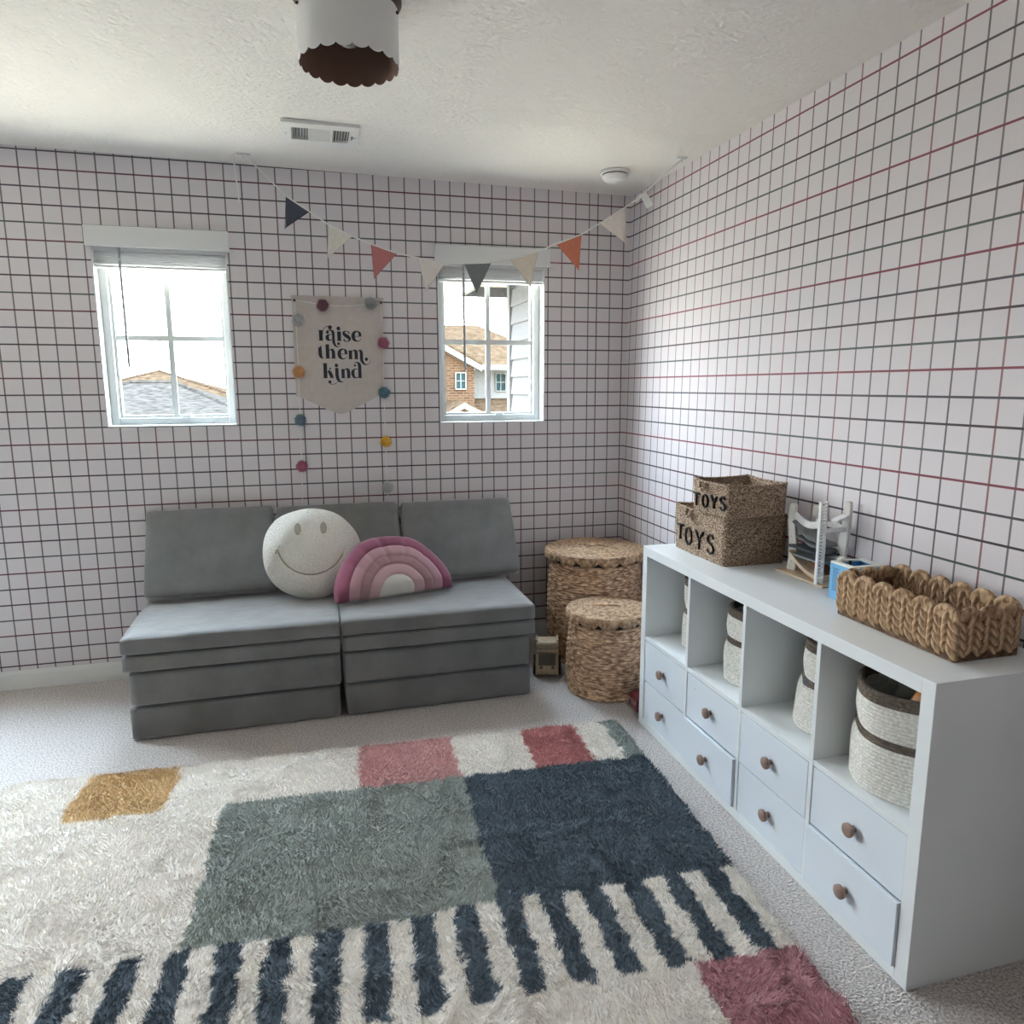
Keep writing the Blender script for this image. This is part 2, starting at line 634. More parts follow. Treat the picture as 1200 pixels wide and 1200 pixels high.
SHINGLE_TAN = mat('tan_shingle', (0.0095, 0.0060, 0.0036), 0.95, vscale=5, color2=(0.0260, 0.0185, 0.0125), stretch=(1, 2.5, 2.5), spec=0.0)
SHINGLE_GREY = mat('grey_shingle', (0.0085, 0.0077, 0.0070), 0.95, vscale=5, color2=(0.0215, 0.0196, 0.0180), stretch=(1, 2.5, 2.5), spec=0.0)
SIDING = mat('white_siding', (0.043, 0.043, 0.044), 0.6, spec=0.0)
FASCIA = mat('white_fascia', (0.052, 0.052, 0.050), 0.6, spec=0.0)
SOFFIT = mat('cream_soffit', (0.075, 0.062, 0.042), 0.7)
FAR_GLASS = mat('far_window_glass', (0.007, 0.0125, 0.0135), 0.5, spec=0.0)


def slab(pts, t):
    """polygon pts (3-D, planar) thickened downwards by t"""
    n = len(pts)
    mb = MB()
    v = list(pts) + [(p[0], p[1], p[2] - t) for p in pts]
    f = [tuple(range(n)), tuple(range(n, 2 * n))[::-1]] + [(i, (i + 1) % n, n + (i + 1) % n, n + i) for i in range(n)]
    return mb.add(v, f)


# own house: projecting wing with lap siding, seen through window_2
wing = thing('siding_wing', (-0.33, 0.7, -3.0), 'projecting wing of white lap siding just outside the bunting window', 'house wing')
XW, YF = -0.33, 1.24
MB().box(XW + 0.02, 3.0, WT + 0.02, YF - 0.02, -3.0, 2.14).build('wing_core', SIDING, wing)
zb = -3.0
k = 0
while zb < 2.05:
    zt = min(zb + 0.118, 2.125)
    mb = MB()
    # clapboard: thin at the top, proud at the bottom edge
    mb.add([(XW, WT + 0.01, zt), (XW - 0.014, WT + 0.01, zb), (XW + 0.02, WT + 0.01, zb), (XW + 0.02, WT + 0.01, zt),
            (XW, YF - 0.045, zt), (XW - 0.014, YF - 0.045, zb), (XW + 0.02, YF - 0.045, zb), (XW + 0.02, YF - 0.045, zt)],
           [(0, 1, 2, 3), (7, 6, 5, 4), (0, 4, 5, 1), (1, 5, 6, 2), (2, 6, 7, 3), (3, 7, 4, 0)])
    mb.build('siding_board', SIDING, wing)
    zb += 0.118
MB().box(XW - 0.022, XW + 0.05, YF - 0.045, YF + 0.02, -3.0, 2.13).build('corner_board', FASCIA, wing)
MB().box(-0.60, 3.0, 0.36, YF + 0.30, 2.13, 2.15).build('soffit', SOFFIT, wing)
MB().box(-0.63, -0.60, 0.33, YF + 0.33, 2.06, 2.24).build('fascia', FASCIA, wing)
MB().box(-0.60, 3.0, YF + 0.30, YF + 0.33, 2.06, 2.24).build('fascia', FASCIA, wing)
slab([(-0.66, 0.30, 2.25), (3.0, 0.30, 2.25), (3.0, YF + 0.36, 2.25), (-0.66, YF + 0.36, 2.25)], 0.02).build('roof_edge', SHINGLE_TAN, wing)

# brick neighbour across the street (through window_2)
YN = 20.0
nb = thing('brick_house', (3.2, 22.0, -3.0), 'tan brick house with white gable trim across the way', 'house')
# front gable block
MB().prism([(-0.9, -3.0), (3.58, -3.0), (3.58, 2.02), (1.55, 3.12), (-0.9, 1.8)], (YN, YN + 3.5), lambda u, v, q: (u, q, v)).build('gable_wall', BRICK, nb)
MB().prism([(1.50, 3.32), (3.78, 2.09), (3.78, 1.90), (1.50, 3.13)], (YN - 0.25, YN + 0.05), lambda u, v, q: (u, q, v)).build('rake_board', FASCIA, nb)
MB().prism([(1.50, 3.32), (-1.15, 1.90), (-1.15, 1.71), (1.50, 3.13)], (YN - 0.25, YN + 0.05), lambda u, v, q: (u, q, v)).build('rake_board', FASCIA, nb)
slab([(1.5, YN - 0.25, 3.40), (3.8, YN - 0.25, 2.16), (3.8, YN + 4.5, 2.16), (1.5, YN + 4.5, 3.40)], 0.07).build('gable_roof', SHINGLE_TAN, nb)
slab([(1.5, YN - 0.25, 3.40), (-1.2, YN - 0.25, 1.95), (-1.2, YN + 4.5, 1.95), (1.5, YN + 4.5, 3.40)], 0.07).build('gable_roof', SHINGLE_TAN, nb)
# main roof behind, ridge parallel to the street, hipped at the far end
slab([(-0.9, 21.2, 2.15), (7.6, 21.2, 2.15), (4.9, 25.2, 3.80), (1.8, 25.2, 3.80)], 0.1).build('main_roof', SHINGLE_TAN, nb)
slab([(7.6, 21.2, 2.15), (7.6, 29.2, 2.15), (4.9, 25.2, 3.80)], 0.1).build('main_roof', SHINGLE_TAN, nb)
slab([(-0.9, 29.2, 2.15), (-0.9, 21.2, 2.15), (1.8, 25.2, 3.80)], 0.1).build('main_roof', SHINGLE_TAN, nb)
slab([(7.6, 29.2, 2.15), (-0.9, 29.2, 2.15), (1.8, 25.2, 3.80), (4.9, 25.2, 3.80)], 0.1).build('main_roof', SHINGLE_TAN, nb)
MB().box(-0.6, 3.58, 23.5, 29.0, -3.0, 2.05).build('rear_wall', BRICK, nb)
MB().box(3.58, 7.2, 21.6, 29.0, -3.0, 2.10).build('white_wall', FASCIA, nb)
MB().box(3.58, 7.4, 21.05, 21.2, 1.98, 2.16).build('gutter', FASCIA, nb)


def far_window(x0, x1, z0, z1, y, parent):
    f = MB()
    t = 0.035
    f.box(x0 - t, x0, y - 0.06, y + 0.02, z0 - t, z1 + t).box(x1, x1 + t, y - 0.06, y + 0.02, z0 - t, z1 + t)
    f.box(x0, x1, y - 0.06, y + 0.02, z0 - t, z0).box(x0, x1, y - 0.06, y + 0.02, z1, z1 + t)
    fr = f.build('window', FASCIA, parent, recalc=False)
    xm, zm = (x0 + x1) / 2, (z0 + z1) / 2
    b = 0.014
    for (p0, p1) in ((x0, xm - b), (xm + b, x1)):
        for (q0, q1) in ((z0, zm - b), (zm + b, z1)):
            box_obj('pane', p0, p1, y - 0.02, y + 0.01, q0, q1, FAR_GLASS, fr)
    g = MB().box(xm - b, xm + b, y - 0.04, y, z0, z1).box(x0, xm - b, y - 0.04, y, zm - b, zm + b).box(xm + b, x1, y - 0.04, y, zm - b, zm + b)
    g.build('grille', FASCIA, fr, recalc=False)


far_window(2.97, 3.27, 1.35, 1.84, YN, nb)
far_window(4.72, 5.05, 1.27, 1.85, 21.6, nb)
# lower entry gable with its roof strip
MB().prism([(1.8, -3.0), (4.5, -3.0), (4.5, 0.1), (2.89, 0.86), (1.8, 0.20)], (YN - 1.6, YN), lambda u, v, q: (u, q, v)).build('porch_wall', BRICK, nb)
MB().prism([(2.85, 0.93), (4.75, -0.02), (4.75, -0.19), (2.85, 0.76)], (YN - 1.85, YN - 1.55), lambda u, v, q: (u, q, v)).build('porch_rake', FASCIA, nb)
MB().prism([(2.85, 0.93), (1.3, 0.07), (1.3, -0.10), (2.85, 0.76)], (YN - 1.85, YN - 1.55), lambda u, v, q: (u, q, v)).build('porch_rake', FASCIA, nb)
slab([(2.85, YN - 1.85, 0.98), (4.8, YN - 1.85, 0.0), (4.8, YN, 0.0), (2.85, YN, 0.98)], 0.05).build('porch_roof', SHINGLE_TAN, nb)
slab([(2.85, YN - 1.85, 0.98), (1.2, YN - 1.85, 0.06), (1.2, YN, 0.06), (2.85, YN, 0.98)], 0.05).build('porch_roof', SHINGLE_TAN, nb)
slab([(3.58, 21.6, 1.0), (7.6, 21.6, 1.0), (7.6, 20.0, 0.35), (3.58, 20.0, 0.35)], 0.08).build('lower_roof', SHINGLE_TAN, nb)
MB().box(3.6, 7.3, 20.4, 21.6, -3.0, 0.45).build('lower_wall', BRICK, nb)


def hip_house(name, x0, x1, y0, y1, zeave, zridge, roofm, wallm, label, inset):
    h = thing(name, ((x0 + x1) / 2, (y0 + y1) / 2, -3.0), label, 'house', 'houses beyond the couch window')
    MB().box(x0 + 0.4, x1 - 0.4, y0 + 0.4, y1 - 0.4, -3.0, zeave - 0.05).build('wall', wallm, h)
    ym = (y0 + y1) / 2
    a, b = (x0 + inset, ym, zridge), (x1 - inset, ym, zridge)
    slab([(x0, y0, zeave), (x1, y0, zeave), b, a], 0.12).build('roof_slope', roofm, h)
    slab([(x1, y1, zeave), (x0, y1, zeave), a, b], 0.12).build('roof_slope', roofm, h)
    slab([(x1, y0, zeave), (x1, y1, zeave), b], 0.12).build('roof_hip', roofm, h)
    slab([(x0, y1, zeave), (x0, y0, zeave), a], 0.12).build('roof_hip', roofm, h)
    MB().tube([a, b], 0.07, 6).build('ridge_cap', roofm, h)
    MB().tube([a, (x0, y0, zeave)], 0.06, 6).build('hip_cap', roofm, h)
    MB().tube([b, (x1, y0, zeave)], 0.06, 6).build('hip_cap', roofm, h)
    return h


hip_house('grey_roof_house', -9.3, -2.2, 14.0, 22.0, 0.42, 1.55, SHINGLE_GREY, BRICK, 'house with a broad grey shingle hip roof outside the couch window', 3.0)
hip_house('tan_roof_house', -12.2, -2.6, 24.0, 33.0, 0.55, 2.05, SHINGLE_TAN, BRICK, 'house with a tan peaked roof rising behind the grey roof', 4.75)
hip_house('distant_house', -5.6, 2.4, 34.0, 42.0, 0.3, 1.72, SHINGLE_TAN, BRICK, 'distant tan roofed house right of the peaked roof', 1.6)
pl = thing('utility_pole', (-5.6, 45.0, -3.0), 'thin utility pole on the horizon outside the couch window', 'pole')
MB().tube([(-5.6, 45, -3.0), (-5.6, 45, 1.9)], [0.12, 0.08], 8).build('shaft', mat('weathered_wood', (0.10, 0.08, 0.06), 0.9), pl)
MB().box(-6.3, -4.9, 44.95, 45.05, 1.62, 1.72).build('crossarm', mat('weathered_wood', (0.10, 0.08, 0.06), 0.9), pl)

# ================================================================== CUBE STORAGE SHELF
H = 0.7726
CX0, CX1 = -0.42, -0.03           # front, back
CY0 = -1.132                      # far end
TH, DV = 0.038, 0.016
CELL = (1.47 - 2 * TH - 3 * DV) / 4
CY1 = CY0 - 1.47
shelf = thing('storage_shelf', ((CX0 + CX1) / 2, (CY0 + CY1) / 2, 0.0), 'long low white cube storage shelf with eight drawers against the papered wall', 'shelf')
box_obj('side_panel', CX0, CX1, CY0 - TH, CY0, 0.0, H, WHITE_LAM, shelf, bevel=0.0012)
box_obj('side_panel', CX0, CX1, CY1, CY1 + TH, 0.0, H, WHITE_LAM, shelf, bevel=0.0012)
box_obj('top_board', CX0, CX1, CY1 + TH, CY0 - TH, H - TH, H - 0.0008, WHITE_LAM, shelf, bevel=0.0012)
box_obj('bottom_board', CX0, CX1, CY1 + TH, CY0 - TH, 0.0, TH - 0.006, WHITE_LAM, shelf, bevel=0.0012)
box_obj('back_panel', CX1 - 0.006, CX1, CY1 + TH, CY0 - TH, TH, H - TH, WHITE_LAM, shelf)
ZS = 0.3965
cells = []
y = CY0 - TH
for i in range(4):
    cells.append((y, y - CELL))
    box_obj('shelf_board', CX0 + 0.002, CX1 - 0.006, y - CELL, y, ZS - DV, ZS, WHITE_LAM, shelf, bevel=0.0008)
    y -= CELL
    if i < 3:
        box_obj('divider', CX0 + 0.001, CX1 - 0.006, y - DV, y, TH - 0.006, H - TH, WHITE_LAM, shelf, bevel=0.0008)
        y -= DV
KNOB = mat('rose_wood_knob', (0.28, 0.185, 0.15), 0.45, var=0.15, vscale=60, stretch=(1, 1, 5))
DRAWER = mat('white_drawer_front', (0.735, 0.795, 0.865), 0.42, spec=0.4)
proto = None
zlo, zhi = TH - 0.004, ZS - DV - 0.003
zm = (zlo + zhi) / 2
pull = {(1, 0): 0.012, (3, 0): 0.011, (2, 1): 0.002, (0, 1): 0.001}
for i, (ya, yb) in enumerate(cells):
    for j in (1, 0):
        d = pull.get((i, j), 0.0)
        z0, z1 = (zlo, zm - 0.002) if j == 0 else (zm + 0.002, zhi)
        x0 = CX0 + 0.003 - d
        mb = MB()
        mb.box(x0, x0 + 0.014, yb + 0.003, ya - 0.003, z0, z1)                       # front
        dr = mb.build('drawer', DRAWER, shelf, bevel=0.001)
        bx = MB()
        bx.box(x0 + 0.0145, CX1 - 0.03, yb + 0.008, yb + 0.02, z0 + 0.012, z1 - 0.02).box(x0 + 0.0145, CX1 - 0.03, ya - 0.02, ya - 0.008, z0 + 0.012, z1 - 0.02)
        bx.box(x0 + 0.0145, CX1 - 0.03, yb + 0.02, ya - 0.02, z0 + 0.012, z0 + 0.018)
        bx.build('drawer_box', WHITE_LAM, dr, recalc=False)
        yk, zk = (ya + yb) / 2 + 0.0, (z0 + z1) / 2
        kb = MB()
        prof = [(0.0001, 0.0), (0.009, 0.0), (0.0075, 0.007), (0.0085, 0.011), (0.0178, 0.0145), (0.0188, 0.018), (0.0184, 0.0235), (0.0165, 0.0252), (0.0001, 0.0257)]
        for (r, h) in [(0, 0)]:
            tmp = MB().lathe(prof, 0, 0, 20)
        kb.add([(x0 - p[2], yk + p[0], zk + p[1]) for p in tmp.v], tmp.f)
        kb.build('knob', KNOB, dr, smooth=True)
box_obj('anchor_mark', CX0 - 0.0006, CX0 + 0.001, cells[1][0] - 0.064, cells[1][0] - 0.061, 0.335, 0.338, mat('faint_mark', (0.4, 0.42, 0.45), 0.6), shelf)

# ================================================================== WHITE ROPE BASKETS IN THE CUBES
ROPE = mat('white_paper_rope', (0.78, 0.76, 0.71), 0.8, var=0.20, vscale=130, bump=0.5, bscale=220)
BROWN_ROPE = mat('brown_rope', (0.16, 0.125, 0.095), 0.85, var=0.35, vscale=140, bump=0.8, bscale=240)
INSIDE = mat('basket_inside', (0.55, 0.52, 0.47), 0.9)


def rope_basket(cx, cy, z, r, h, label, seed, lean=0.0):
    rd = random.Random(seed)
    t = thing('rope_basket', (cx, cy, z), label, 'basket', 'white rope baskets in the shelf cubes')
    coil = 0.0098
    n = int(h / coil)
    ph = rd.uniform(0, 6)

    def rad(zz, a):
        u = zz / h
        base = r * (0.955 + 0.06 * math.sin(u * 2.6 + 0.3)) - (0.010 * math.exp(-((u - 0.56) / 0.10) ** 2))
        return base + 0.0045 * math.sin(3 * a + ph + 3 * u) + 0.003 * math.sin(5 * a - ph)
    prof = []
    for k in range(n):
        for q in range(4):
            zz = (k + q / 4) * coil
            prof.append((zz, abs(math.sin(PI * q / 4)) * 0.0044))
    prof.append((n * coil, 0.0))
    htop = n * coil

    def shell(z0, z1, extra, name, m):
        sel = [(zz, b) for zz, b in prof if z0 - 1e-6 <= zz <= z1 + 1e-6]
        SEG = 56
        v = []
        for zz, b in sel:
            for i in range(SEG):
                a = 2 * PI * i / SEG
                rr = rad(zz, a) + b + extra
                v.append((rr * math.cos(a) + lean * zz, rr * math.sin(a), zz))
        m_ = len(sel)
        for zz, b in sel[::-1][::2]:
            for i in range(SEG):
                a = 2 * PI * i / SEG
                rr = rad(zz, a) - 0.007 - extra
                v.append((rr * math.cos(a) + lean * zz, rr * math.sin(a), zz))
        tot = len(v) // SEG
        f = []
        for j in range(tot):
            jj = (j + 1) % tot
            for i in range(SEG):
                kx = (i + 1) % SEG
                f.append((j * SEG + i, j * SEG + kx, jj * SEG + kx, jj * SEG + i))
        MB().add(v, f).build(name, m, t, smooth=True, local=True)
    b1, b2 = round(0.50 * n) * coil, (round(0.50 * n) + 2) * coil
    top0 = (n - 3) * coil
    shell(0.0, b1, 0.0, 'lower_body', ROPE)
    shell(b1, b2, 0.0018, 'middle_band', BROWN_ROPE)
    shell(b2, top0, 0.0, 'upper_body', ROPE)
    shell(top0, htop, 0.0018, 'rim_band', BROWN_ROPE)
    MB().lathe([(0.0005, 0.004), (r * 0.93, 0.004), (r * 0.93, 0.0005), (0.0005, 0.0005)], 0, 0, 40).build('basket_base', ROPE, t, local=True)
    # jumble of dark toys filling the lower half
    fm = mat('jumbled_dark_toys', (0.09, 0.09, 0.10), 0.7, var=0.4, vscale=18)
    MB().lathe([(0.0005, 0.006), (r * 0.84, 0.006), (r * 0.84, h * 0.55), (r * 0.70, h * 0.66), (r * 0.3, h * 0.69), (0.0005, h * 0.69)], 0, 0, 28,
               fn=lambda a, z, j: 0.006 * math.sin(4 * a + j) if 1 < j < 4 else 0).build('toy_filling', fm, t, smooth=True, local=True)
    return t


XB = -0.232
cyc = [(a + b) / 2 for a, b in cells]
rope_basket(-0.208, cyc[0] - 0.022, ZS + 0.0005, 0.126, 0.285, 'white rope basket mostly hidden in the farthest shelf cube', 1)
rope_basket(-0.215, cyc[1] - 0.018, ZS + 0.0005, 0.134, 0.268, 'white rope basket holding blue and pink toys', 2)
rope_basket(-0.220, cyc[2] - 0.028, ZS + 0.0005, 0.121, 0.275, 'slumped white rope basket in the third shelf cube', 3, lean=0.10)
rope_basket(XB - 0.018, cyc[3] + 0.0, ZS + 0.0005, 0.147, 0.275, 'white rope basket with orange and grey toys in the nearest shelf cube', 4)


def toy_block(name, c, s, color, label, rot=(0.3, 0.2, 0.4), cat='toy'):
    m = mat(label, color, 0.45)
    o = softbox(name, m, None, s, r=min(s) * 0.18, bulge=0.002, wob=0.0, n=6, matrix=Matrix.Translation((0, 0, 0)))
    o.location = c
    o.rotation_euler = rot
    return tag(o, label, cat, 'loose toys in the rope baskets')


toy_block('toy_block', (-0.225, cyc[1] + 0.010, ZS + 0.235), (0.07, 0.06, 0.07), (0.03, 0.12, 0.38), 'blue toy block peeking out of a rope basket', (0.3, 0.2, 0.5))
toy_block('toy_block', (-0.240, cyc[1] - 0.055, ZS + 0.213), (0.06, 0.055, 0.05), (0.55, 0.22, 0.30), 'pink toy block beside the blue one in a rope basket', (0.1, 0.3, 0.2))
toy_block('toy_block', (XB - 0.045, cyc[3] - 0.052, ZS + 0.235), (0.07, 0.055, 0.06), (0.55, 0.20, 0.03), 'orange toy block in the nearest rope basket', (0.3, 0.4, 0.2))
toy_block('toy_block', (XB + 0.0, cyc[3] + 0.045, ZS + 0.225), (0.08, 0.06, 0.05), (0.22, 0.24, 0.24), 'grey toy block in the nearest rope basket', (0.3, 0.2, 0.7))


# ================================================================== WOVEN MATERIALS
def weave_mat(name, dark, light, scale, stretch, rough=0.75, bump=0.6):
    m = bpy.data.materials.new(name)
    m.use_nodes = True
    t = m.node_tree
    p = t.nodes['Principled BSDF']
    p.inputs['Roughness'].default_value = rough
    p.inputs['Specular IOR Level'].default_value = 0.3
    tc = t.nodes.new('ShaderNodeTexCoord')
    mp = t.nodes.new('ShaderNodeMapping')
    mp.inputs['Scale'].default_value = stretch
    t.links.new(tc.outputs['Object'], mp.inputs[0])
    n = t.nodes.new('ShaderNodeTexNoise')
    n.inputs['Scale'].default_value = scale
    n.inputs['Detail'].default_value = 2.5
    t.links.new(mp.outputs[0], n.inputs['Vector'])
    r = t.nodes.new('ShaderNodeValToRGB')
    r.color_ramp.elements[0].position = 0.36
    r.color_ramp.elements[1].position = 0.66
    r.color_ramp.elements[0].color = (*dark, 1)
    r.color_ramp.elements[1].color = (*light, 1)
    t.links.new(n.outputs['Fac'], r.inputs[0])
    t.links.new(r.outputs[0], p.inputs['Base Color'])
    b = t.nodes.new('ShaderNodeBump')
    b.inputs['Strength'].default_value = bump
    b.inputs['Distance'].default_value = 0.006
    t.links.new(n.outputs['Fac'], b.inputs['Height'])
    t.links.new(b.outputs[0], p.inputs['Normal'])
    return m


SEAGRASS = weave_mat('seagrass', (0.24, 0.135, 0.08), (0.80, 0.56, 0.37), 34, (1, 1, 3.2))
SEAGRASS_LID = weave_mat('seagrass_lid', (0.20, 0.115, 0.065), (0.58, 0.40, 0.255), 55, (1, 1, 1))
SEAGRASS_BOX = weave_mat('seagrass_box', (0.095, 0.05, 0.03), (0.63, 0.475, 0.345), 150, (1, 1, 1.6), bump=1.0)
BLACK_CORD = mat('black_yarn', (0.012, 0.011, 0.012), 0.8)
GAP_SHADE = mat('painted_gap_shade', (0.02, 0.014, 0.01), 0.95)


def hamper(cx, cy, r, h, label, notches, slit, seed):
    t = thing('lidded_hamper', (cx, cy, 0.0), label, 'hamper', 'lidded seagrass hampers in the corner')
    rows = int(h * 0.90 / 0.0125)
    SEG = 132
    nst = 33

    def bodyr(u):
        return r * (0.90 + 0.05 * math.sin(PI * min(1, u * 1.1)))
    v = []
    hb = h - 0.045
    sub = 4
    tot = rows * sub + 1
    for j in range(tot):
        zz = 0.002 + hb * j / (tot - 1)
        row = j // sub
        fr = (j % sub) / sub
        ridge = abs(math.sin(PI * fr))
        for i in range(SEG):
            a = 2 * PI * i / SEG
            s = math.sin(a * nst / 2 * 1.0 + (PI if row % 2 else 0))
            over = 0.0042 * s * ridge + 0.0035 * ridge
            lump = 0.004 * math.sin(2 * a + seed) + 0.0025 * math.sin(5 * a + zz * 9)
            rr = bodyr(zz / hb) + over + lump
            v.append((rr * math.cos(a), rr * math.sin(a), zz))
    f = []
    for j in range(tot - 1):
        for i in range(SEG):
            kx = (i + 1) % SEG
            f.append((j * SEG + i, j * SEG + kx, (j + 1) * SEG + kx, (j + 1) * SEG + i))
    f.append(tuple(range(SEG))[::-1])
    f.append(tuple((tot - 1) * SEG + i for i in range(SEG)))
    MB().add(v, f).build('body', SEAGRASS, t, smooth=True, local=True)
    MB().lathe([(bodyr(0) + 0.004, 0.001), (bodyr(0) + 0.010, 0.006), (bodyr(0) + 0.009, 0.014), (bodyr(0) + 0.003, 0.019)], 0, 0, 64).build('base_braid', SEAGRASS, t, smooth=True, local=True)
    # lid: coiled disc + skirt with triangular notches along its lower edge
    prof = []
    nc = int(r / 0.0115)
    for q in range(nc * 3 + 1):
        rr = r * q / (nc * 3)
        prof.append((max(rr, 0.0004), h - 0.008 + 0.0036 * abs(math.sin(PI * q / 3)) + 0.010 * (1 - (rr / r) ** 2)))
    lid = MB()
    lid.lathe(prof, 0, 0, 96)
    v = []
    SEG = notches * 12
    for lv in range(6):
        for i in range(SEG):
            a = 2 * PI * i / SEG
            u = (i % 12) / 12
            notch = max(0.0, 1 - abs(u - 0.5) / 0.22) * 0.020
            zl = h - 0.052 + notch
            zz = (h - 0.010) + (zl - (h - 0.010)) * lv / 5
            rr = r + 0.003 * math.sin(PI * lv / 5) + 0.0022 * (lv % 2) + (0.0 if lv else -0.002)
            v.append((rr * math.cos(a), rr * math.sin(a), zz))
    for i in range(SEG):
        a = 2 * PI * i / SEG
        v.append(((r - 0.012) * math.cos(a), (r - 0.012) * math.sin(a), v[5 * SEG + i][2]))
    f = []
    for lv in range(6):
        for i in range(SEG):
            kx = (i + 1) % SEG
            f.append((lv * SEG + i, lv * SEG + kx, (lv + 1) * SEG + kx, (lv + 1) * SEG + i))
    lid.add(v, f)
    lo = lid.build('lid', SEAGRASS_LID, t, smooth=True, local=True)
    # near-black band painted as the shade inside the notches
    MB().lathe([(r - 0.0135, h - 0.056), (r - 0.0135, h - 0.028)], 0, 0, 64).build('notch_shade', GAP_SHADE, lo, local=True)
    if slit:
        m = MB()
        pts = [(-0.06 + 0.012 * q, 0.0, h + 0.0045 + 0.005 * math.sin(PI * q / 10)) for q in range(11)]
        m.tube(pts, 0.0055, 8)
        hd = m.build('lid_handle', SEAGRASS, lo, smooth=True, local=True)
        hd.rotation_euler = (0, 0, -0.35)
    return t


hamper(-0.297, -0.302, 0.262, 0.585, 'tall round lidded seagrass hamper in the corner', 15, True, 1.0)
hamper(-0.412, -0.757, 0.193, 0.40, 'short round lidded seagrass hamper in front of the tall one', 13, True, 2.5)


# ------------------------------------------------------------------ seagrass TOYS baskets
def stroke_cords(mb, strokes, place, r):
    for st in strokes:
        pts = catmull(st, 6) if len(st) > 2 else st
        mb.tube([place(*p) for p in pts], r, 7)


LET = {
    'T': [[(0.0, 1.0), (1.0, 1.0)], [(0.5, 1.0), (0.5, 0.0)]],
    'O': [[(0.5 + 0.5 * math.sin(a), 0.5 + 0.5 * math.cos(a)) for a in [2 * PI * q / 12 for q in range(13)]]],
    'Y': [[(0.0, 1.0), (0.5, 0.5)], [(1.0, 1.0), (0.5, 0.5)], [(0.5, 0.5), (0.5, 0.0)]],
    'S': [[(0.95, 0.85), (0.7, 1.0), (0.3, 0.98), (0.05, 0.80), (0.2, 0.58), (0.75, 0.44), (0.97, 0.22), (0.75, 0.02), (0.3, 0.0), (0.03, 0.15)]],
}


def toys_basket(x0, x1, y0, y1, z0, z1, label, letters, loop_y, flare):
    """y0 = near end, y1 = far end"""
    t = thing('seagrass_basket', ((x0 + x1) / 2, (y0 + y1) / 2, z0), label, 'basket', 'seagrass baskets lettered for toys')
    cxm, cym = (x0 + x1) / 2, (y0 + y1) / 2
    hx, hy, h = (x1 - x0) / 2, (y1 - y0) / 2, z1 - z0
    # walls: rounded rectangle outline with woven ripple, open on top
    def outline(k, inset, zz, n=26):
        pts = []
        r = 0.022
        a, b = hx * k - inset, hy * k - inset
        for (sx, sy, a0) in ((1, 1, 0), (-1, 1, PI / 2), (-1, -1, PI), (1, -1, 1.5 * PI)):
            for q in range(5):
                an = a0 + PI / 2 * q / 4
                pts.append((sx * (a - r) + r * math.cos(an), sy * (b - r) + r * math.sin(an)))
        # densify
        out = []
        for i in range(len(pts)):
            p, q = pts[i], pts[(i + 1) % len(pts)]
            d = math.hypot(q[0] - p[0], q[1] - p[1])
            m = max(1, int(d / 0.006))
            for s in range(m):
                out.append((p[0] + (q[0] - p[0]) * s / m, p[1] + (q[1] - p[1]) * s / m))
        return out
    base = outline(1.0, 0, 0)
    N = len(base)
    rows = int(h / 0.0045)
    v = []
    for j in range(rows + 1):
        u = j / rows
        k = flare + (1 - flare) * u
        sag = 0.0
        for i, (px, py) in enumerate(base):
            # rim dips between corners
            q = max(abs(px) / hx, abs(py) / hy)
            along = abs(px / hx) if abs(py) / hy > abs(px) / hx else abs(py / hy)
            dip = 0.008 * (1 - along ** 3) * u ** 2
            rp = 0.0013 * math.sin(i * 1.9 + (PI if j % 2 else 0)) + 0.0008 * math.sin(j * 2.2 + i)
            n_ = math.hypot(px, py)
            v.append((px * k + rp * px / n_, py * k + rp * py / n_, h * u - dip))
    f = []
    for j in range(rows):
        for i in range(N):
            kx = (i + 1) % N
            f.append((j * N + i, j * N + kx, (j + 1) * N + kx, (j + 1) * N + i))
    inner = len(v)
    for u in (1.0, 0.05):
        k = flare + (1 - flare) * u
        for i, (px, py) in enumerate(base):
            along = abs(px / hx) if abs(py) / hy > abs(px) / hx else abs(py / hy)
            dip = 0.008 * (1 - along ** 3) * u ** 2
            v.append((px * k * 0.955, py * k * 0.965, h * u - dip))
    for i in range(N):
        kx = (i + 1) % N
        f.append((rows * N + i, rows * N + kx, inner + kx, inner + i))
        f.append((inner + i, inner + kx, inner + N + kx, inner + N + i))
    f.append(tuple(inner + N + i for i in range(N)))
    f.append(tuple(range(N))[::-1])
    MB().add(v, f).build('woven_body', SEAGRASS_BOX, t, smooth=True, local=True)
    # twisted rim rope
    k = 1.0
    rim = []
    for i in range(0, N + 1, 2):
        px, py = base[i % N]
        along = abs(px / hx) if abs(py) / hy > abs(px) / hx else abs(py / hy)
        rim.append((px * 0.985, py * 0.985, h - 0.008 * (1 - along ** 3) + 0.001 * math.sin(i * 1.3)))
    MB().tube(rim, 0.0052, 7, cap=False).build('rim', SEAGRASS_BOX, t, smooth=True, local=True)
    # handle loop hanging on the long lettered side
    lp = [(-hx - 0.006 - 0.010 * math.sin(PI * q / 8), loop_y + 0.020 * math.cos(PI * q / 8), h - 0.006 - 0.030 * math.sin(PI * q / 8)) for q in range(9)]
    MB().tube(lp, 0.0065, 8).build('handle', SEAGRASS_BOX, t, smooth=True, local=True)
    # yarn letters on the room side
    for ch, yc, wd, zb_, zt_ in letters:
        m = MB()

        def place(u, q, yc=yc, wd=wd, zb_=zb_, zt_=zt_):
            zz = zb_ + (zt_ - zb_) * q - z0
            uu = zz / h
            kk = flare + (1 - flare) * uu
            return (-hx * kk - 0.0035, (yc - cym) + wd * (0.5 - u), zz)
        stroke_cords(m, LET[ch], place, 0.0042)
        m.build('letter_' + ch.lower(), BLACK_CORD, t, smooth=True, local=True)
    return t


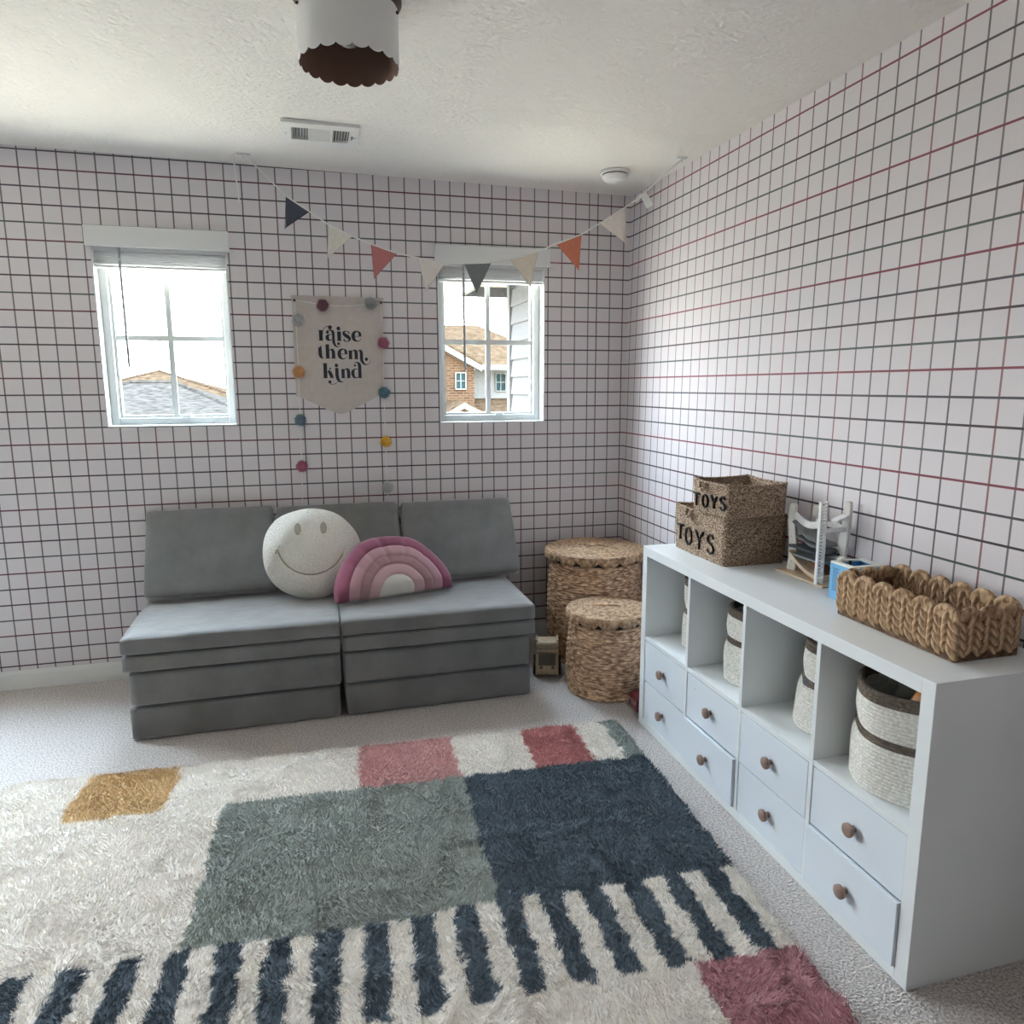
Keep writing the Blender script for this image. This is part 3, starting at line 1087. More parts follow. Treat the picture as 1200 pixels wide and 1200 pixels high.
toys_basket(-0.307, -0.042, -1.553, -1.168, H + 0.0002, 0.953, 'larger seagrass basket lettered TOYS, bottom of the two',
            [('T', -1.232, 0.048, 0.815, 0.873), ('O', -1.297, 0.046, 0.806, 0.871), ('Y', -1.378, 0.056, 0.803, 0.874), ('S', -1.460, 0.046, 0.806, 0.873)], 0.055, 0.97)
toys_basket(-0.322, -0.078, -1.592, -1.330, 0.956, 1.076, 'smaller seagrass basket lettered TOYS stacked on the larger one',
            [('T', -1.374, 0.040, 0.974, 1.020), ('O', -1.436, 0.036, 0.976, 1.022), ('Y', -1.497, 0.040, 0.980, 1.026), ('S', -1.556, 0.032, 0.985, 1.030)], 0.035, 0.97)

# ================================================================== TOY TREEHOUSE
BIRCH = mat('white_birch_print', (0.74, 0.72, 0.67), 0.55, vscale=60, color2=(0.80, 0.785, 0.74))
BIRCH_SPECK = mat('birch_specks', (0.20, 0.17, 0.14), 0.6)
PLY = mat('pale_plywood', (0.62, 0.50, 0.36), 0.6, var=0.1, vscale=12, stretch=(1, 6, 1))
BROWN_TOY = mat('brown_felt', (0.20, 0.085, 0.04), 0.8)
GREYFAB = mat('grey_toy_fabric', (0.23, 0.24, 0.25), 0.85, var=0.12, vscale=40)
DARKFAB = mat('dark_slate_fabric', (0.055, 0.065, 0.075), 0.85, var=0.2, vscale=30)
WHITE_TOY = mat('white_toy_paint', (0.82, 0.82, 0.82), 0.4)
th = thing('toy_treehouse', (-0.09, -1.76, H), 'white wooden toy treehouse with birch trunk posts and a ladder', 'toy')
box_obj('base_plate', -0.150, -0.030, -1.885, -1.635, H + 0.0002, H + 0.007, PLY, th, bevel=0.002)


def trunk(cx, cy, z0, z1, wd, th_, phase, name='post'):
    """flat cut-out trunk with wavy edges; its face looks along the room diagonal"""
    n = 14
    L, Rr = [], []
    for i in range(n + 1):
        u = i / n
        off = 0.006 * math.sin(u * 5.0 + phase)
        ww = wd * (1.12 - 0.28 * u + 0.05 * math.sin(9 * u + phase))
        top = 0.0
        L.append((off - ww / 2, z0 + (z1 - z0) * u))
        Rr.append((off + ww / 2, z0 + (z1 - z0) * u))
    cap = [(0.006 * math.sin(5.0 + phase) + wd * 0.42 * math.cos(a), z1 + 0.010 * math.sin(a)) for a in [PI * q / 6 for q in range(1, 6)]]
    poly = L[:1] + Rr + cap + L[:0:-1]
    ax, ay = 0.30, -0.954          # along-face direction
    nx, ny = -0.954, -0.30
    m = MB().prism(poly, (-th_ / 2, th_ / 2), lambda u, q, h_: (cx + ax * u + nx * h_, cy + ay * u + ny * h_, q))
    o = m.build(name, BIRCH, th, bevel=0.002)
    for q in range(5):
        u = random.uniform(0.1, 0.9)
        s = random.uniform(-0.3, 0.3) * wd
        off = 0.006 * math.sin(u * 5 + phase) + s
        zc = z0 + (z1 - z0) * u
        sp = MB().prism([(off - 0.002, zc - 0.0007), (off + 0.002, zc - 0.0007), (off + 0.002, zc + 0.0007), (off - 0.002, zc + 0.0007)],
                        (th_ / 2, th_ / 2 + 0.0006), lambda a_, q_, h_: (cx + ax * a_ + nx * h_, cy + ay * a_ + ny * h_, q_))
        sp.build('bark_fleck', BIRCH_SPECK, o)
    return o


trunk(-0.104, -1.662, H + 0.007, 1.006, 0.030, 0.016, 0.4)
trunk(-0.048, -1.702, H + 0.007, 1.004, 0.028, 0.016, 2.0)
trunk(-0.050, -1.850, H + 0.007, 1.040, 0.030, 0.016, 3.4)
# ladder: two stringers and rungs
zl0, zl1 = H + 0.007, 1.052
for dx in (-0.011, 0.011):
    MB().prism([(-0.006, zl0), (0.006, zl0), (0.006, zl1 - 0.004), (0.003, zl1), (-0.003, zl1), (-0.006, zl1 - 0.004)], (-0.002, 0.002),
               lambda u, q, h_, dx=dx: (-0.140 + dx + h_, -1.852 + u, q)).build('ladder_stringer', WHITE_TOY, th)
nr = 24
for q in range(nr):
    zz = zl0 + 0.008 + (zl1 - zl0 - 0.018) * q / (nr - 1)
    box_obj('ladder_rung', -0.149, -0.131, -1.8575, -1.8465, zz, zz + 0.0055, WHITE_TOY, th)
# curved rail between trunk and ladder
pts = [(-0.106 - 0.030 * u, -1.672 - 0.172 * u, 0.975 - 0.016 * math.sin(PI * u)) for u in [q / 10 for q in range(11)]]
m = MB()
v = []
for p in pts:
    v += [(p[0] - 0.004, p[1], p[2] - 0.011), (p[0] + 0.004, p[1], p[2] - 0.011), (p[0] + 0.004, p[1], p[2] + 0.011), (p[0] - 0.004, p[1], p[2] + 0.011)]
f = []
for i in range(10):
    for k in range(4):
        l = (k + 1) % 4
        f.append((i * 4 + k, i * 4 + l, i * 4 + 4 + l, i * 4 + 4 + k))
f += [(3, 2, 1, 0), (40, 41, 42, 43)]
m.add(v, f).build('curved_rail', WHITE_TOY, th)
box_obj('side_rail', -0.054, -0.046, -1.842, -1.708, 0.950, 0.968, WHITE_TOY, th, bevel=0.002)
box_obj('side_rail', -0.128, -0.058, -1.862, -1.854, 0.950, 0.964, WHITE_TOY, th, bevel=0.002)
# crow's-nest seat at the tall trunk
slab([(-0.100, -1.872, 0.990), (-0.055, -1.872, 1.006), (-0.055, -1.842, 1.006), (-0.100, -1.842, 0.990)], 0.007).build('lookout_seat', WHITE_TOY, th)
# platforms
box_obj('upper_platform', -0.128, -0.050, -1.846, -1.672, 0.866, 0.874, DARKFAB, th, bevel=0.001)
box_obj('lower_platform', -0.124, -0.052, -1.840, -1.676, 0.838, 0.8455, GREYFAB, th, bevel=0.001)


def sling(y0, y1, x0, x1, z_hi0, z_hi1, dip, m, name):
    n = 10
    v = []
    for i in range(n + 1):
        u = i / n
        yy = y0 + (y1 - y0) * u
        zz = z_hi0 + (z_hi1 - z_hi0) * u - dip * math.sin(PI * u)
        for k in range(4):
            xx = x0 + (x1 - x0) * k / 3
            v.append((xx, yy, zz + 0.004 * math.sin(k * 1.7 + i)))
    nn = len(v)
    v += [(p[0], p[1], p[2] - 0.004) for p in v]
    f = []
    for i in range(n):
        for k in range(3):
            a = i * 4 + k
            f.append((a, a + 1, a + 5, a + 4))
            f.append((nn + a + 4, nn + a + 5, nn + a + 1, nn + a))
    for i in range(n):
        f.append((i * 4, i * 4 + 4, nn + i * 4 + 4, nn + i * 4))
        f.append((i * 4 + 7, i * 4 + 3, nn + i * 4 + 3, nn + i * 4 + 7))
    MB().add(v, f).build(name, m, th, smooth=True)


sling(-1.672, -1.840, -0.120, -0.055, 0.955, 0.90, 0.012, GREYFAB, 'hammock')
sling(-1.690, -1.845, -0.112, -0.060, 0.905, 0.882, 0.004, GREYFAB, 'folded_blanket')
# brown cradle on the base
n = 12
v = []
for i in range(n + 1):
    u = i / n
    yy = -1.675 - 0.165 * u
    zz = H + 0.009 + 0.058 * (1 - u) ** 2.0
    v += [(-0.128, yy, zz), (-0.060, yy, zz + 0.002), (-0.128, yy, zz + 0.013), (-0.060, yy, zz + 0.015)]
f = []
for i in range(n):
    a = i * 4
    f += [(a, a + 4, a + 5, a + 1), (a + 2, a + 3, a + 7, a + 6), (a, a + 2, a + 6, a + 4), (a + 1, a + 5, a + 7, a + 3)]
f += [(0, 1, 3, 2), (n * 4, n * 4 + 2, n * 4 + 3, n * 4 + 1)]
MB().add(v, f).build('slide', PLY, th)
MB().prism([(-1.690, H + 0.008), (-1.830, H + 0.008), (-1.820, H + 0.030), (-1.775, H + 0.052), (-1.715, H + 0.050), (-1.695, H + 0.030)], (-0.092, -0.050), lambda u, q, h_: (h_, u, q)).build('hollow_log', BROWN_TOY, th, bevel=0.003)

# ================================================================== BLUE BOX
BLUE = mat('sky_blue_card', (0.16, 0.44, 0.74), 0.5)
WHITE_CARD = mat('white_card', (0.82, 0.82, 0.79), 0.5)
PRINT = mat('navy_print', (0.05, 0.12, 0.25), 0.6)
bb = thing('blue_box', (-0.137, -2.013, H), 'light blue card box with a white framed top beside the scalloped basket', 'box')
x0, x1, y0, y1, z1 = -0.193, -0.078, -2.060, -1.967, 0.888
MB().box(x0, x0 + 0.004, y0, y1, H + 0.0002, z1 - 0.006).box(x1 - 0.004, x1, y0, y1, H + 0.0002, z1 - 0.006).box(x0 + 0.004, x1 - 0.004, y0, y0 + 0.004, H + 0.0002, z1 - 0.006).box(
    x0 + 0.004, x1 - 0.004, y1 - 0.004, y1, H + 0.0002, z1 - 0.006).box(x0 + 0.004, x1 - 0.004, y0 + 0.004, y1 - 0.004, H + 0.0002, H + 0.004).build('box_body', BLUE, bb, recalc=False)
MB().box(x0, x0 + 0.016, y0, y1, z1 - 0.006, z1).box(x1 - 0.016, x1, y0, y1, z1 - 0.006, z1).box(x0 + 0.016, x1 - 0.016, y0, y0 + 0.013, z1 - 0.006, z1).box(
    x0 + 0.016, x1 - 0.016, y1 - 0.013, y1, z1 - 0.006, z1).build('top_frame', WHITE_CARD, bb, recalc=False)
box_obj('inner_tray', x0 + 0.012, x1 - 0.012, y0 + 0.010, y1 - 0.010, z1 - 0.030, z1 - 0.026, BLUE, bb)
_zs = z1 - 0.026
MB().lathe([(0.0005, _zs), (0.011, _zs), (0.011, _zs + 0.004), (0.004, _zs + 0.008), (0.004, _zs + 0.026), (0.0055, _zs + 0.030), (0.0005, _zs + 0.031)], -0.150, -2.000, 14).build('spout', mat('dark_plastic', (0.05, 0.06, 0.07), 0.4), bb)
MB().ball((-0.168, -1.985, z1 + 0.004), (0.014, 0.012, 0.010), 12, 8).build('tissue_puff', WHITE_CARD, bb, smooth=True)
for q in range(13):
    zz = 0.868 - q * 0.0056
    ln = 0.030 * random.uniform(0.65, 1.0)
    box_obj('printed_line', x0 - 0.0006, x0, -1.980 - ln, -1.980, zz - 0.0011, zz + 0.0011, PRINT, bb)

# ================================================================== SCALLOPED BRAIDED BASKET
HY = weave_mat('water_hyacinth', (0.23, 0.13, 0.07), (0.56, 0.39, 0.245), 26, (4, 4, 1), bump=0.5)
hb = thing('braided_basket', (-0.185, -2.31, H), 'braided water hyacinth basket with a scalloped rim', 'basket')
bx0, bx1, by0, by1 = -0.288, -0.085, -2.520, -2.112     # outer
WTK = 0.014
zt = 0.872
mb = MB()
mb.box(bx0 + 0.006, bx0 + 0.006 + WTK, by0 + 0.006, by1 - 0.006, H + 0.0002, zt).box(bx1 - 0.006 - WTK, bx1 - 0.006, by0 + 0.006, by1 - 0.006, H + 0.0002, zt)
mb.box(bx0 + 0.02, bx1 - 0.02, by0 + 0.006, by0 + 0.02, H + 0.0002, zt).box(bx0 + 0.02, bx1 - 0.02, by1 - 0.02, by1 - 0.006, H + 0.0002, zt)
mb.box(bx0 + 0.02, bx1 - 0.02, by0 + 0.02, by1 - 0.02, H + 0.0002, H + 0.006)
mb.build('core_wall', weave_mat('hyacinth_core', (0.10, 0.055, 0.03), (0.22, 0.14, 0.085), 60, (1, 1, 1)), hb, recalc=False)
# one braid strand: a plump slanted leaf shape
bm = bmesh.new()
bmesh.ops.create_icosphere(bm, subdivisions=2, radius=1.0)
for vv in bm.verts:
    c = vv.co
    tz = c.z
    c.x *= 0.0078 * (1.0 - 0.35 * abs(tz) ** 2)
    c.y *= 0.0082 * (1.0 - 0.25 * tz * tz)
    c.z *= 0.0165
    c.y += 0.25 * c.z
strand_me = bpy.data.meshes.new('braid_strand')
bm.to_mesh(strand_me)
bm.free()
strand_me.materials.append(HY)
strand_me.polygons.foreach_set('use_smooth', [True] * len(strand_me.polygons))


def strand(x, y, z, rz, tilt, s=1.0):
    o = bpy.data.objects.new('braid_strand', strand_me)
    COL.objects.link(o)
    o.parent = hb
    o.location = (x - hb.location.x, y - hb.location.y, z - hb.location.z)
    o.rotation_euler = (tilt, 0, rz)
    o.scale = (s, s, s)


rows = 4
colstep = 0.0208
for side in ('front', 'back', 'far', 'near'):
    L = (by1 - by0) if side in ('front', 'back') else (bx1 - bx0) - 0.016
    nn = int(L / colstep)
    for c in range(nn):
        u = (c + 0.5) / nn
        for r_ in range(rows):
            zz = H + 0.0265 + r_ * 0.0205
            flip = 0.42 if (c % 2) else -0.42
            jit = random.uniform(-0.12, 0.12)
            if side == 'front':
                strand(bx0 + 0.006, by1 - 0.004 - u * (L - 0.008), zz + (0.010 if c % 2 else 0), 0, flip + jit, random.uniform(1.32, 1.52))
            elif side == 'near':
                strand(bx0 + 0.008 + u * L, by0 + 0.006, zz + (0.010 if c % 2 else 0), PI / 2, flip + jit, random.uniform(1.3, 1.5))
            elif side == 'far':
                strand(bx0 + 0.008 + u * L, by1 - 0.006, zz + (0.010 if c % 2 else 0), PI / 2, flip + jit, random.uniform(1.3, 1.5))
            elif side == 'back' and r_ >= 2:
                strand(bx1 - 0.004 - 0.014, by1 - 0.006 - u * (L - 0.012), zz + (0.010 if c % 2 else 0), 0, flip + jit, 1.4)
# scallops: arched wrapped lobes along the rim
def scallop(p0, p1, z, hgt):
    n = 9
    pts = []
    for q in range(n + 1):
        a = PI * q / n
        u = 0.5 - 0.5 * math.cos(a)
        pts.append((p0[0] + (p1[0] - p0[0]) * u, p0[1] + (p1[1] - p0[1]) * u, z + hgt * math.sin(a)))
    m_ = MB().tube(pts, 0.0095, 9)
    # filled web under the arch
    k = len(m_.v)
    web = [(p[0], p[1], p[2]) for p in pts]
    nx, ny = (p1[1] - p0[1]), -(p1[0] - p0[0])
    l = math.hypot(nx, ny)
    nx, ny = nx / l * 0.006, ny / l * 0.006
    m_.add([(p[0] + nx, p[1] + ny, p[2]) for p in web] + [(p[0] - nx, p[1] - ny, p[2]) for p in web],
           [tuple(range(n + 1)), tuple(range(n + 1, 2 * n + 2))[::-1]])
    m_.build('rim_scallop', HY, hb, smooth=True, recalc=False)


ns = 6
for i in range(ns):
    ya = by1 - 0.006 - (by1 - by0 - 0.012) * i / ns
    yb = by1 - 0.006 - (by1 - by0 - 0.012) * (i + 1) / ns
    scallop((bx0 + 0.008, ya - 0.002), (bx0 + 0.008, yb + 0.002), 0.872, 0.027)
    scallop((bx1 - 0.012, ya - 0.002), (bx1 - 0.012, yb + 0.002), 0.872, 0.032)
for i in range(3):
    xa = bx0 + 0.014 + (bx1 - bx0 - 0.028) * i / 3
    xb = bx0 + 0.014 + (bx1 - bx0 - 0.028) * (i + 1) / 3
    scallop((xa + 0.002, by1 - 0.010), (xb - 0.002, by1 - 0.010), 0.872, 0.024)
    scallop((xa + 0.002, by0 + 0.010), (xb - 0.002, by0 + 0.010), 0.872, 0.024)

# ================================================================== GREY FOAM PLAY COUCH
GRP = 'pieces of the grey foam play couch'
SX = ((-2.478, -1.634), (-1.629, -0.780))
names = ('left', 'right')
where = ('under the smiling pillow', 'nearest the hampers')
PIPE = mat('dark_zip', (0.05, 0.05, 0.052), 0.7)
for i, (xa, xb) in enumerate(SX):
    cx = (xa + xb) / 2
    base = thing('foam_base', (cx, -0.385, 0.0), 'thick folded grey foam base of the couch half ' + where[i], 'couch base', GRP)
    for k, (z0, z1) in enumerate(((0.002, 0.144), (0.149, 0.291))):
        dx = (0.004, -0.003)[k] * (1 if i else -1)
        softbox('foam_panel', GREY_SUEDE, base, (xb - xa - 0.014, 0.72, z1 - z0), r=0.016, bulge=0.0025, wob=0.003, seed=3 + k + i,
                matrix=Matrix.Translation((dx, -0.002 * k, (z0 + z1) / 2)))
    # seat: two thin leaves folded
    seat = thing('seat_cushion', (cx, -0.385, 0.297), 'thin folded grey seat cushion on the couch half ' + where[i], 'couch cushion', GRP)
    for k, (z0, z1) in enumerate(((0.002, 0.070), (0.074, 0.143))):
        dx = 0.008 if i else -0.004
        softbox('foam_leaf', GREY_SUEDE, seat, (xb - xa + (0.012 if i else 0.004), 0.742, z1 - z0), r=0.013, bulge=0.003, wob=0.004, seed=13 + k + i,
                matrix=Matrix.Translation((dx, -0.004, (z0 + z1) / 2)))
# three leaning back cushions
ang = math.radians(31)
for i, (xa, xb, lab, yoff, dz) in enumerate(((-2.486, -1.908, 'grey back cushion behind the left side of the smiling pillow', 0.0, 0.012),
                                            (-1.900, -1.296, 'middle grey back cushion, mostly behind the two pillows', 0.012, 0.004),
                                            (-1.288, -0.700, 'grey back cushion at the hamper end of the couch', 0.0, 0.0))):
    Lc, tk = 0.412, 0.078
    # bottom front edge at y=-0.295, z=0.442
    by_, bz_ = -0.298 + yoff, 0.443
    c = Vector(((xa + xb) / 2, 0, 0))
    up = Vector((0, math.sin(ang), math.cos(ang)))
    nb_ = Vector((0, math.cos(ang), -math.sin(ang)))
    ctr = Vector((c.x, by_, bz_)) + up * ((Lc + dz) / 2) + nb_ * (tk / 2) + Vector((0, 0, tk * math.sin(ang)))
    M = Matrix.Translation((0, 0, 0)) @ Matrix.Rotation(-ang, 4, 'X')
    bc = thing('back_cushion', (c.x, by_ + 0.10, bz_), lab, 'couch cushion', GRP)
    o = softbox('foam_block', GREY_SUEDE, bc, (xb - xa - 0.010, tk, Lc + dz), r=0.015, bulge=0.004, wob=0.004, seed=23 + i, matrix=M)
    o.location = ctr - bc.location
    if i < 2:
        zz = MB().box(0.0, 0.006, -0.006, 0.006, -0.02, 0.0)
        zo = zz.build('zip_pull', PIPE, bc, local=True)
        zo.location = (xb - c.x, ctr.y - bc.location.y + 0.145 * math.sin(ang), 0.31)

# ------------------------------------------------------------------ smiling pillow
BOUCLE = mat('cream_boucle', (0.95, 0.915, 0.85), 0.95, var=0.05, vscale=110, bump=1.0, bscale=120, spec=0.1, bdist=0.02)
EMB = mat('taupe_embroidery', (0.46, 0.395, 0.315), 0.8)
sm = thing('smiley_pillow', (-1.737, -0.395, 0.456), 'round cream plush pillow with an embroidered smiling face', 'pillow')
tilt = math.radians(24)
R0, HT = 0.222, 0.085


def disc_pillow_y(x, z, R=R0, T=HT):
    """half thickness of the puffed disc at a point of its face"""
    q = min(1.0, (x * x + z * z) / (R * R))
    return T * (1 - q ** 1.6) ** 0.55


def disc_frame(x, d, z):
    """local face coordinates -> parent space: z up the face, d towards the viewer"""
    zz, yy = z + R0 * 0.94, -d
    return (x, yy * math.cos(tilt) + zz * math.sin(tilt), zz * math.cos(tilt) - yy * math.sin(tilt))


rings, seg = 34, 88
v, f = [], []
for sgn in (1, -1):
    for j in range(rings + 1):
        rr = R0 * math.sin(PI / 2 * j / rings)
        for i in range(seg):
            a = 2 * PI * i / seg
            wob = 1 + 0.018 * math.sin(3 * a + 0.8) + 0.012 * math.sin(5 * a + 2) + 0.02 * math.cos(2 * a)
            x, z = rr * math.cos(a) * wob, rr * math.sin(a) * wob
            d = sgn * disc_pillow_y(rr * math.cos(a), rr * math.sin(a))
            if sgn > 0:
                d += 0.004 * math.sin(9 * x / R0 + 2) * math.cos(7 * z / R0)
                # groove of the smile and the eyes
                ra = math.hypot(x, z - 0.035)
                an = math.atan2(z - 0.035, x)
                if -PI * 0.93 < an < -PI * 0.06:
                    d -= 0.014 * math.exp(-((ra - 0.152) / 0.011) ** 2)
                for ex in (-0.058, 0.058):
                    d -= 0.012 * math.exp(-(((x - ex) / 0.013) ** 2 + ((z - 0.098) / 0.026) ** 2))
            v.append(disc_frame(x, d, z))
nb0 = (rings + 1) * seg
for s in (0, 1):
    for j in range(rings):
        for i in range(seg):
            k = (i + 1) % seg
            q = (s * nb0 + j * seg + i, s * nb0 + j * seg + k, s * nb0 + (j + 1) * seg + k, s * nb0 + (j + 1) * seg + i)
            f.append(q if s else q[::-1])
MB().add(v, f).build('plush_body', BOUCLE, sm, smooth=True, local=True)
# smile and eyes, embroidered
pts = []
for q in range(31):
    an = -PI * 0.93 + (PI * 0.87) * q / 30
    x, z = 0.152 * math.cos(an), 0.035 + 0.152 * math.sin(an)
    pts.append(disc_frame(x, disc_pillow_y(x, z) - 0.0115, z))
MB().tube(pts, 0.0042, 7).build('smile', EMB, sm, smooth=True, local=True)
pts = []
for q in range(7):
    u = q / 6
    x, z = -0.160 + 0.022 * u, 0.012 - 0.022 + 0.035 * u
    pts.append(disc_frame(x - 0.002, disc_pillow_y(x, z) - 0.002, z))
MB().tube(pts, 0.004, 7).build('cheek_crease', EMB, sm, smooth=True, local=True)
for ex in (-0.058, 0.058):
    m = MB()
    n = 18
    vv = [disc_frame(ex + 0.0115 * math.cos(2 * PI * q / n), disc_pillow_y(ex + 0.0115 * math.cos(2 * PI * q / n), 0.098 + 0.026 * math.sin(2 * PI * q / n)) + 0.001, 0.098 + 0.026 * math.sin(2 * PI * q / n)) for q in range(n)]
    c0 = disc_frame(ex, disc_pillow_y(ex, 0.098) + 0.0005, 0.098)
    m.add(vv + [c0], [(q, (q + 1) % n, n) for q in range(n)])
    m.build('eye', mat('eye_patch', (0.50, 0.46, 0.39), 0.85), sm, smooth=True, local=True)
    ring = [disc_frame(ex + 0.0125 * math.cos(2 * PI * q / n), disc_pillow_y(ex + 0.0125 * math.cos(2 * PI * q / n), 0.098 + 0.0275 * math.sin(2 * PI * q / n)) + 0.001, 0.098 + 0.0275 * math.sin(2 * PI * q / n)) for q in range(n + 1)]
    MB().tube(ring, 0.0022, 6, cap=False).build('eye_outline', EMB, sm, smooth=True, local=True)

# ------------------------------------------------------------------ rainbow pillow
rp = thing('rainbow_pillow', (-1.365, -0.482, 0.4435), 'half-round rainbow pillow in mauve and pink velvet bands', 'pillow', rotz=math.radians(13))
VELV = [mat('velvet_ivory', (0.72, 0.70, 0.66), 0.85, sheen=0.4), mat('velvet_blush', (0.56, 0.36, 0.39), 0.85, sheen=0.4),
        mat('velvet_dusty_rose', (0.36, 0.205, 0.225), 0.85, sheen=0.4), mat('velvet_light_mauve', (0.46, 0.275, 0.315), 0.85, sheen=0.4),
        mat('velvet_plum', (0.24, 0.068, 0.12), 0.85, sheen=0.4)]
RR = 0.287
tilt2 = math.radians(27)
bands = [0.0, 0.085, 0.135, 0.180, 0.228, RR]


def rb_frame(x, d, z):
    return (x, -d * math.cos(tilt2) + z * math.sin(tilt2), z * math.cos(tilt2) + d * math.sin(tilt2))


def rb_thick(r_, a):
    q = r_ / RR
    edge = (1 - q ** 3.5) ** 0.5 if q < 1 else 0.0
    low = min(1.0, (math.sin(a) * r_ + 0.006) / 0.055) if r_ > 0 else 0.1
    low = max(0.02, low) ** 0.5
    # gathered seams and soft puckers
    pk = 1 - 0.17 * math.exp(-((a - 1.72) / 0.05) ** 2) - 0.13 * math.exp(-((a - 2.10) / 0.05) ** 2) - 0.10 * math.exp(-((a - 2.45) / 0.05) ** 2) - 0.12 * math.exp(-((a - 1.25) / 0.05) ** 2) - 0.07 * math.exp(-((a - 0.8) / 0.05) ** 2)
    pk2 = 1 - (1 - pk) * max(0, (q - 0.45) / 0.55) * 2.6
    return 0.072 * edge * low * pk2


def seam_drop(r_):
    return sum(0.10 * math.exp(-((r_ - b) / 0.006) ** 2) for b in bands[1:-1])


for bi in range(5):
    r0, r1 = bands[bi], bands[bi + 1]
    m = MB()
    nr_, na = (8 if bi < 4 else 14), 72
    for sgn in (1, -1):
        v, f = [], []
        for j in range(nr_ + 1):
            r_ = r0 + (r1 - r0) * (j / nr_ if bi < 4 else math.sin(PI / 2 * j / nr_))
            for i in range(na + 1):
                a = PI * i / na
                sq = 1 + (0.012 * math.sin(7 * a) + 0.01 * math.sin(3 * a + 1)) * (r_ / RR)
                x, z = r_ * math.cos(a) * sq, r_ * math.sin(a) * sq * 1.02 + 0.012
                d = rb_thick(r_, a)
                d *= (1 - seam_drop(r_))
                x_, y_, z_ = x, sgn * d, z
                v.append(rb_frame(x_, y_, z_))
        for j in range(nr_):
            for i in range(na):
                q = (j * (na + 1) + i, j * (na + 1) + i + 1, (j + 1) * (na + 1) + i + 1, (j + 1) * (na + 1) + i)
                f.append(q[::-1] if sgn > 0 else q)
        # straight bottom edge closes against the other side
        m.add(v, f)
    half = len(m.v) // 2
    bot = []
    for side in (0, na):
        for j in range(nr_):
            a_, b_ = j * (na + 1) + side, (j + 1) * (na + 1) + side
            bot.append((a_, b_, half + b_, half + a_))
    m.f += bot
    m.mi += [0] * len(bot)
    m.build('velvet_band' if bi else 'velvet_centre', VELV[bi], rp, smooth=True, local=True)

# ================================================================== RUG
AR = math.radians(3.0)
RO = np.array([-0.535, -1.125])
RU, RV = 2.30, 1.62


def rug_xy(u, v_):
    return RO[0] - math.cos(AR) * u - math.sin(AR) * v_, RO[1] + math.sin(AR) * u - math.cos(AR) * v_


C_CREAM = np.array((0.885, 0.835, 0.78))
C_NAVY = np.array((0.105, 0.14, 0.175))
C_GREEN = np.array((0.375, 0.405, 0.375))
C_PINK = np.array((0.64, 0.375, 0.365))
C_RED = np.array((0.53, 0.225, 0.225))
C_MAUVE = np.array((0.52, 0.27, 0.30))
C_MUST = np.array((0.65, 0.47, 0.26))


def rug_color(u, v_):
    u = np.asarray(u)
    v_ = np.asarray(v_)
    ju = (vnoise(u + 5, v_ + 5, 0.022, 3) - 0.5) * 0.022 + (rng.random(u.shape) - 0.5) * 0.010
    jv = (vnoise(u + 9, v_ + 2, 0.022, 4) - 0.5) * 0.022 + (rng.random(u.shape) - 0.5) * 0.010
    u = u + ju
    v_ = v_ + jv
    c = np.empty(u.shape + (3,))
    c[:] = C_CREAM

    def put(mask, col):
        c[mask] = col
    top = v_ < 0.308
    put(top & (u < 0.056), C_GREEN)
    put(top & (u > 0.180) & (u < 0.410), C_RED)
    put(top & (u > 0.697) & (u < 1.060), C_PINK)
    put(top & (u > 1.702) & (u < 2.02), C_MUST)
    mid = (v_ >= 0.308) & (v_ < 0.985)
    put(mid & (u < 0.694), C_NAVY)
    put(mid & (u >= 0.694) & (u < 1.513), C_GREEN)
    st = (v_ >= 0.985) & (v_ < 1.303)
    ph = np.mod((u - 0.034) / 0.1205, 1.0)
    put(st & (ph < 0.515) & (u > 0.02), C_NAVY)
    put(st & (u < 0.034), C_CREAM)
    low = v_ >= 1.303
    put(low & (u < 0.272), C_MAUVE)
    put(low & (u > 1.2) & (u < 1.6), C_MUST)
    return c


RUGM = bpy.data.materials.new('shag_rug')
RUGM.use_nodes = True
_t = RUGM.node_tree
_p = _t.nodes['Principled BSDF']
_p.inputs['Roughness'].default_value = 0.95
_p.inputs['Specular IOR Level'].default_value = 0.08
_p.inputs['Sheen Weight'].default_value = 0.25
_a = _t.nodes.new('ShaderNodeVertexColor')
_a.layer_name = 'yarn'
_t.links.new(_a.outputs[0], _p.inputs['Base Color'])


def numpy_mesh(name, verts, faces_n, idx, cols):
    """verts (N,3); idx flat loop indices with faces_n corners each; cols per vertex"""
    me = bpy.data.meshes.new(name)
    me.vertices.add(len(verts))
    me.vertices.foreach_set('co', verts.astype(np.float32).ravel())
    nf = len(idx) // faces_n
    me.loops.add(len(idx))
    me.loops.foreach_set('vertex_index', idx.astype(np.int32))
    me.polygons.add(nf)
    me.polygons.foreach_set('loop_start', (np.arange(nf) * faces_n).astype(np.int32))
    me.polygons.foreach_set('loop_total', np.full(nf, faces_n, np.int32))
    me.update(calc_edges=True)
    at = me.color_attributes.new('yarn', 'FLOAT_COLOR', 'POINT')
    at.data.foreach_set('color', np.c_[cols, np.ones(len(cols))].astype(np.float32).ravel())
    me.validate()
    return me


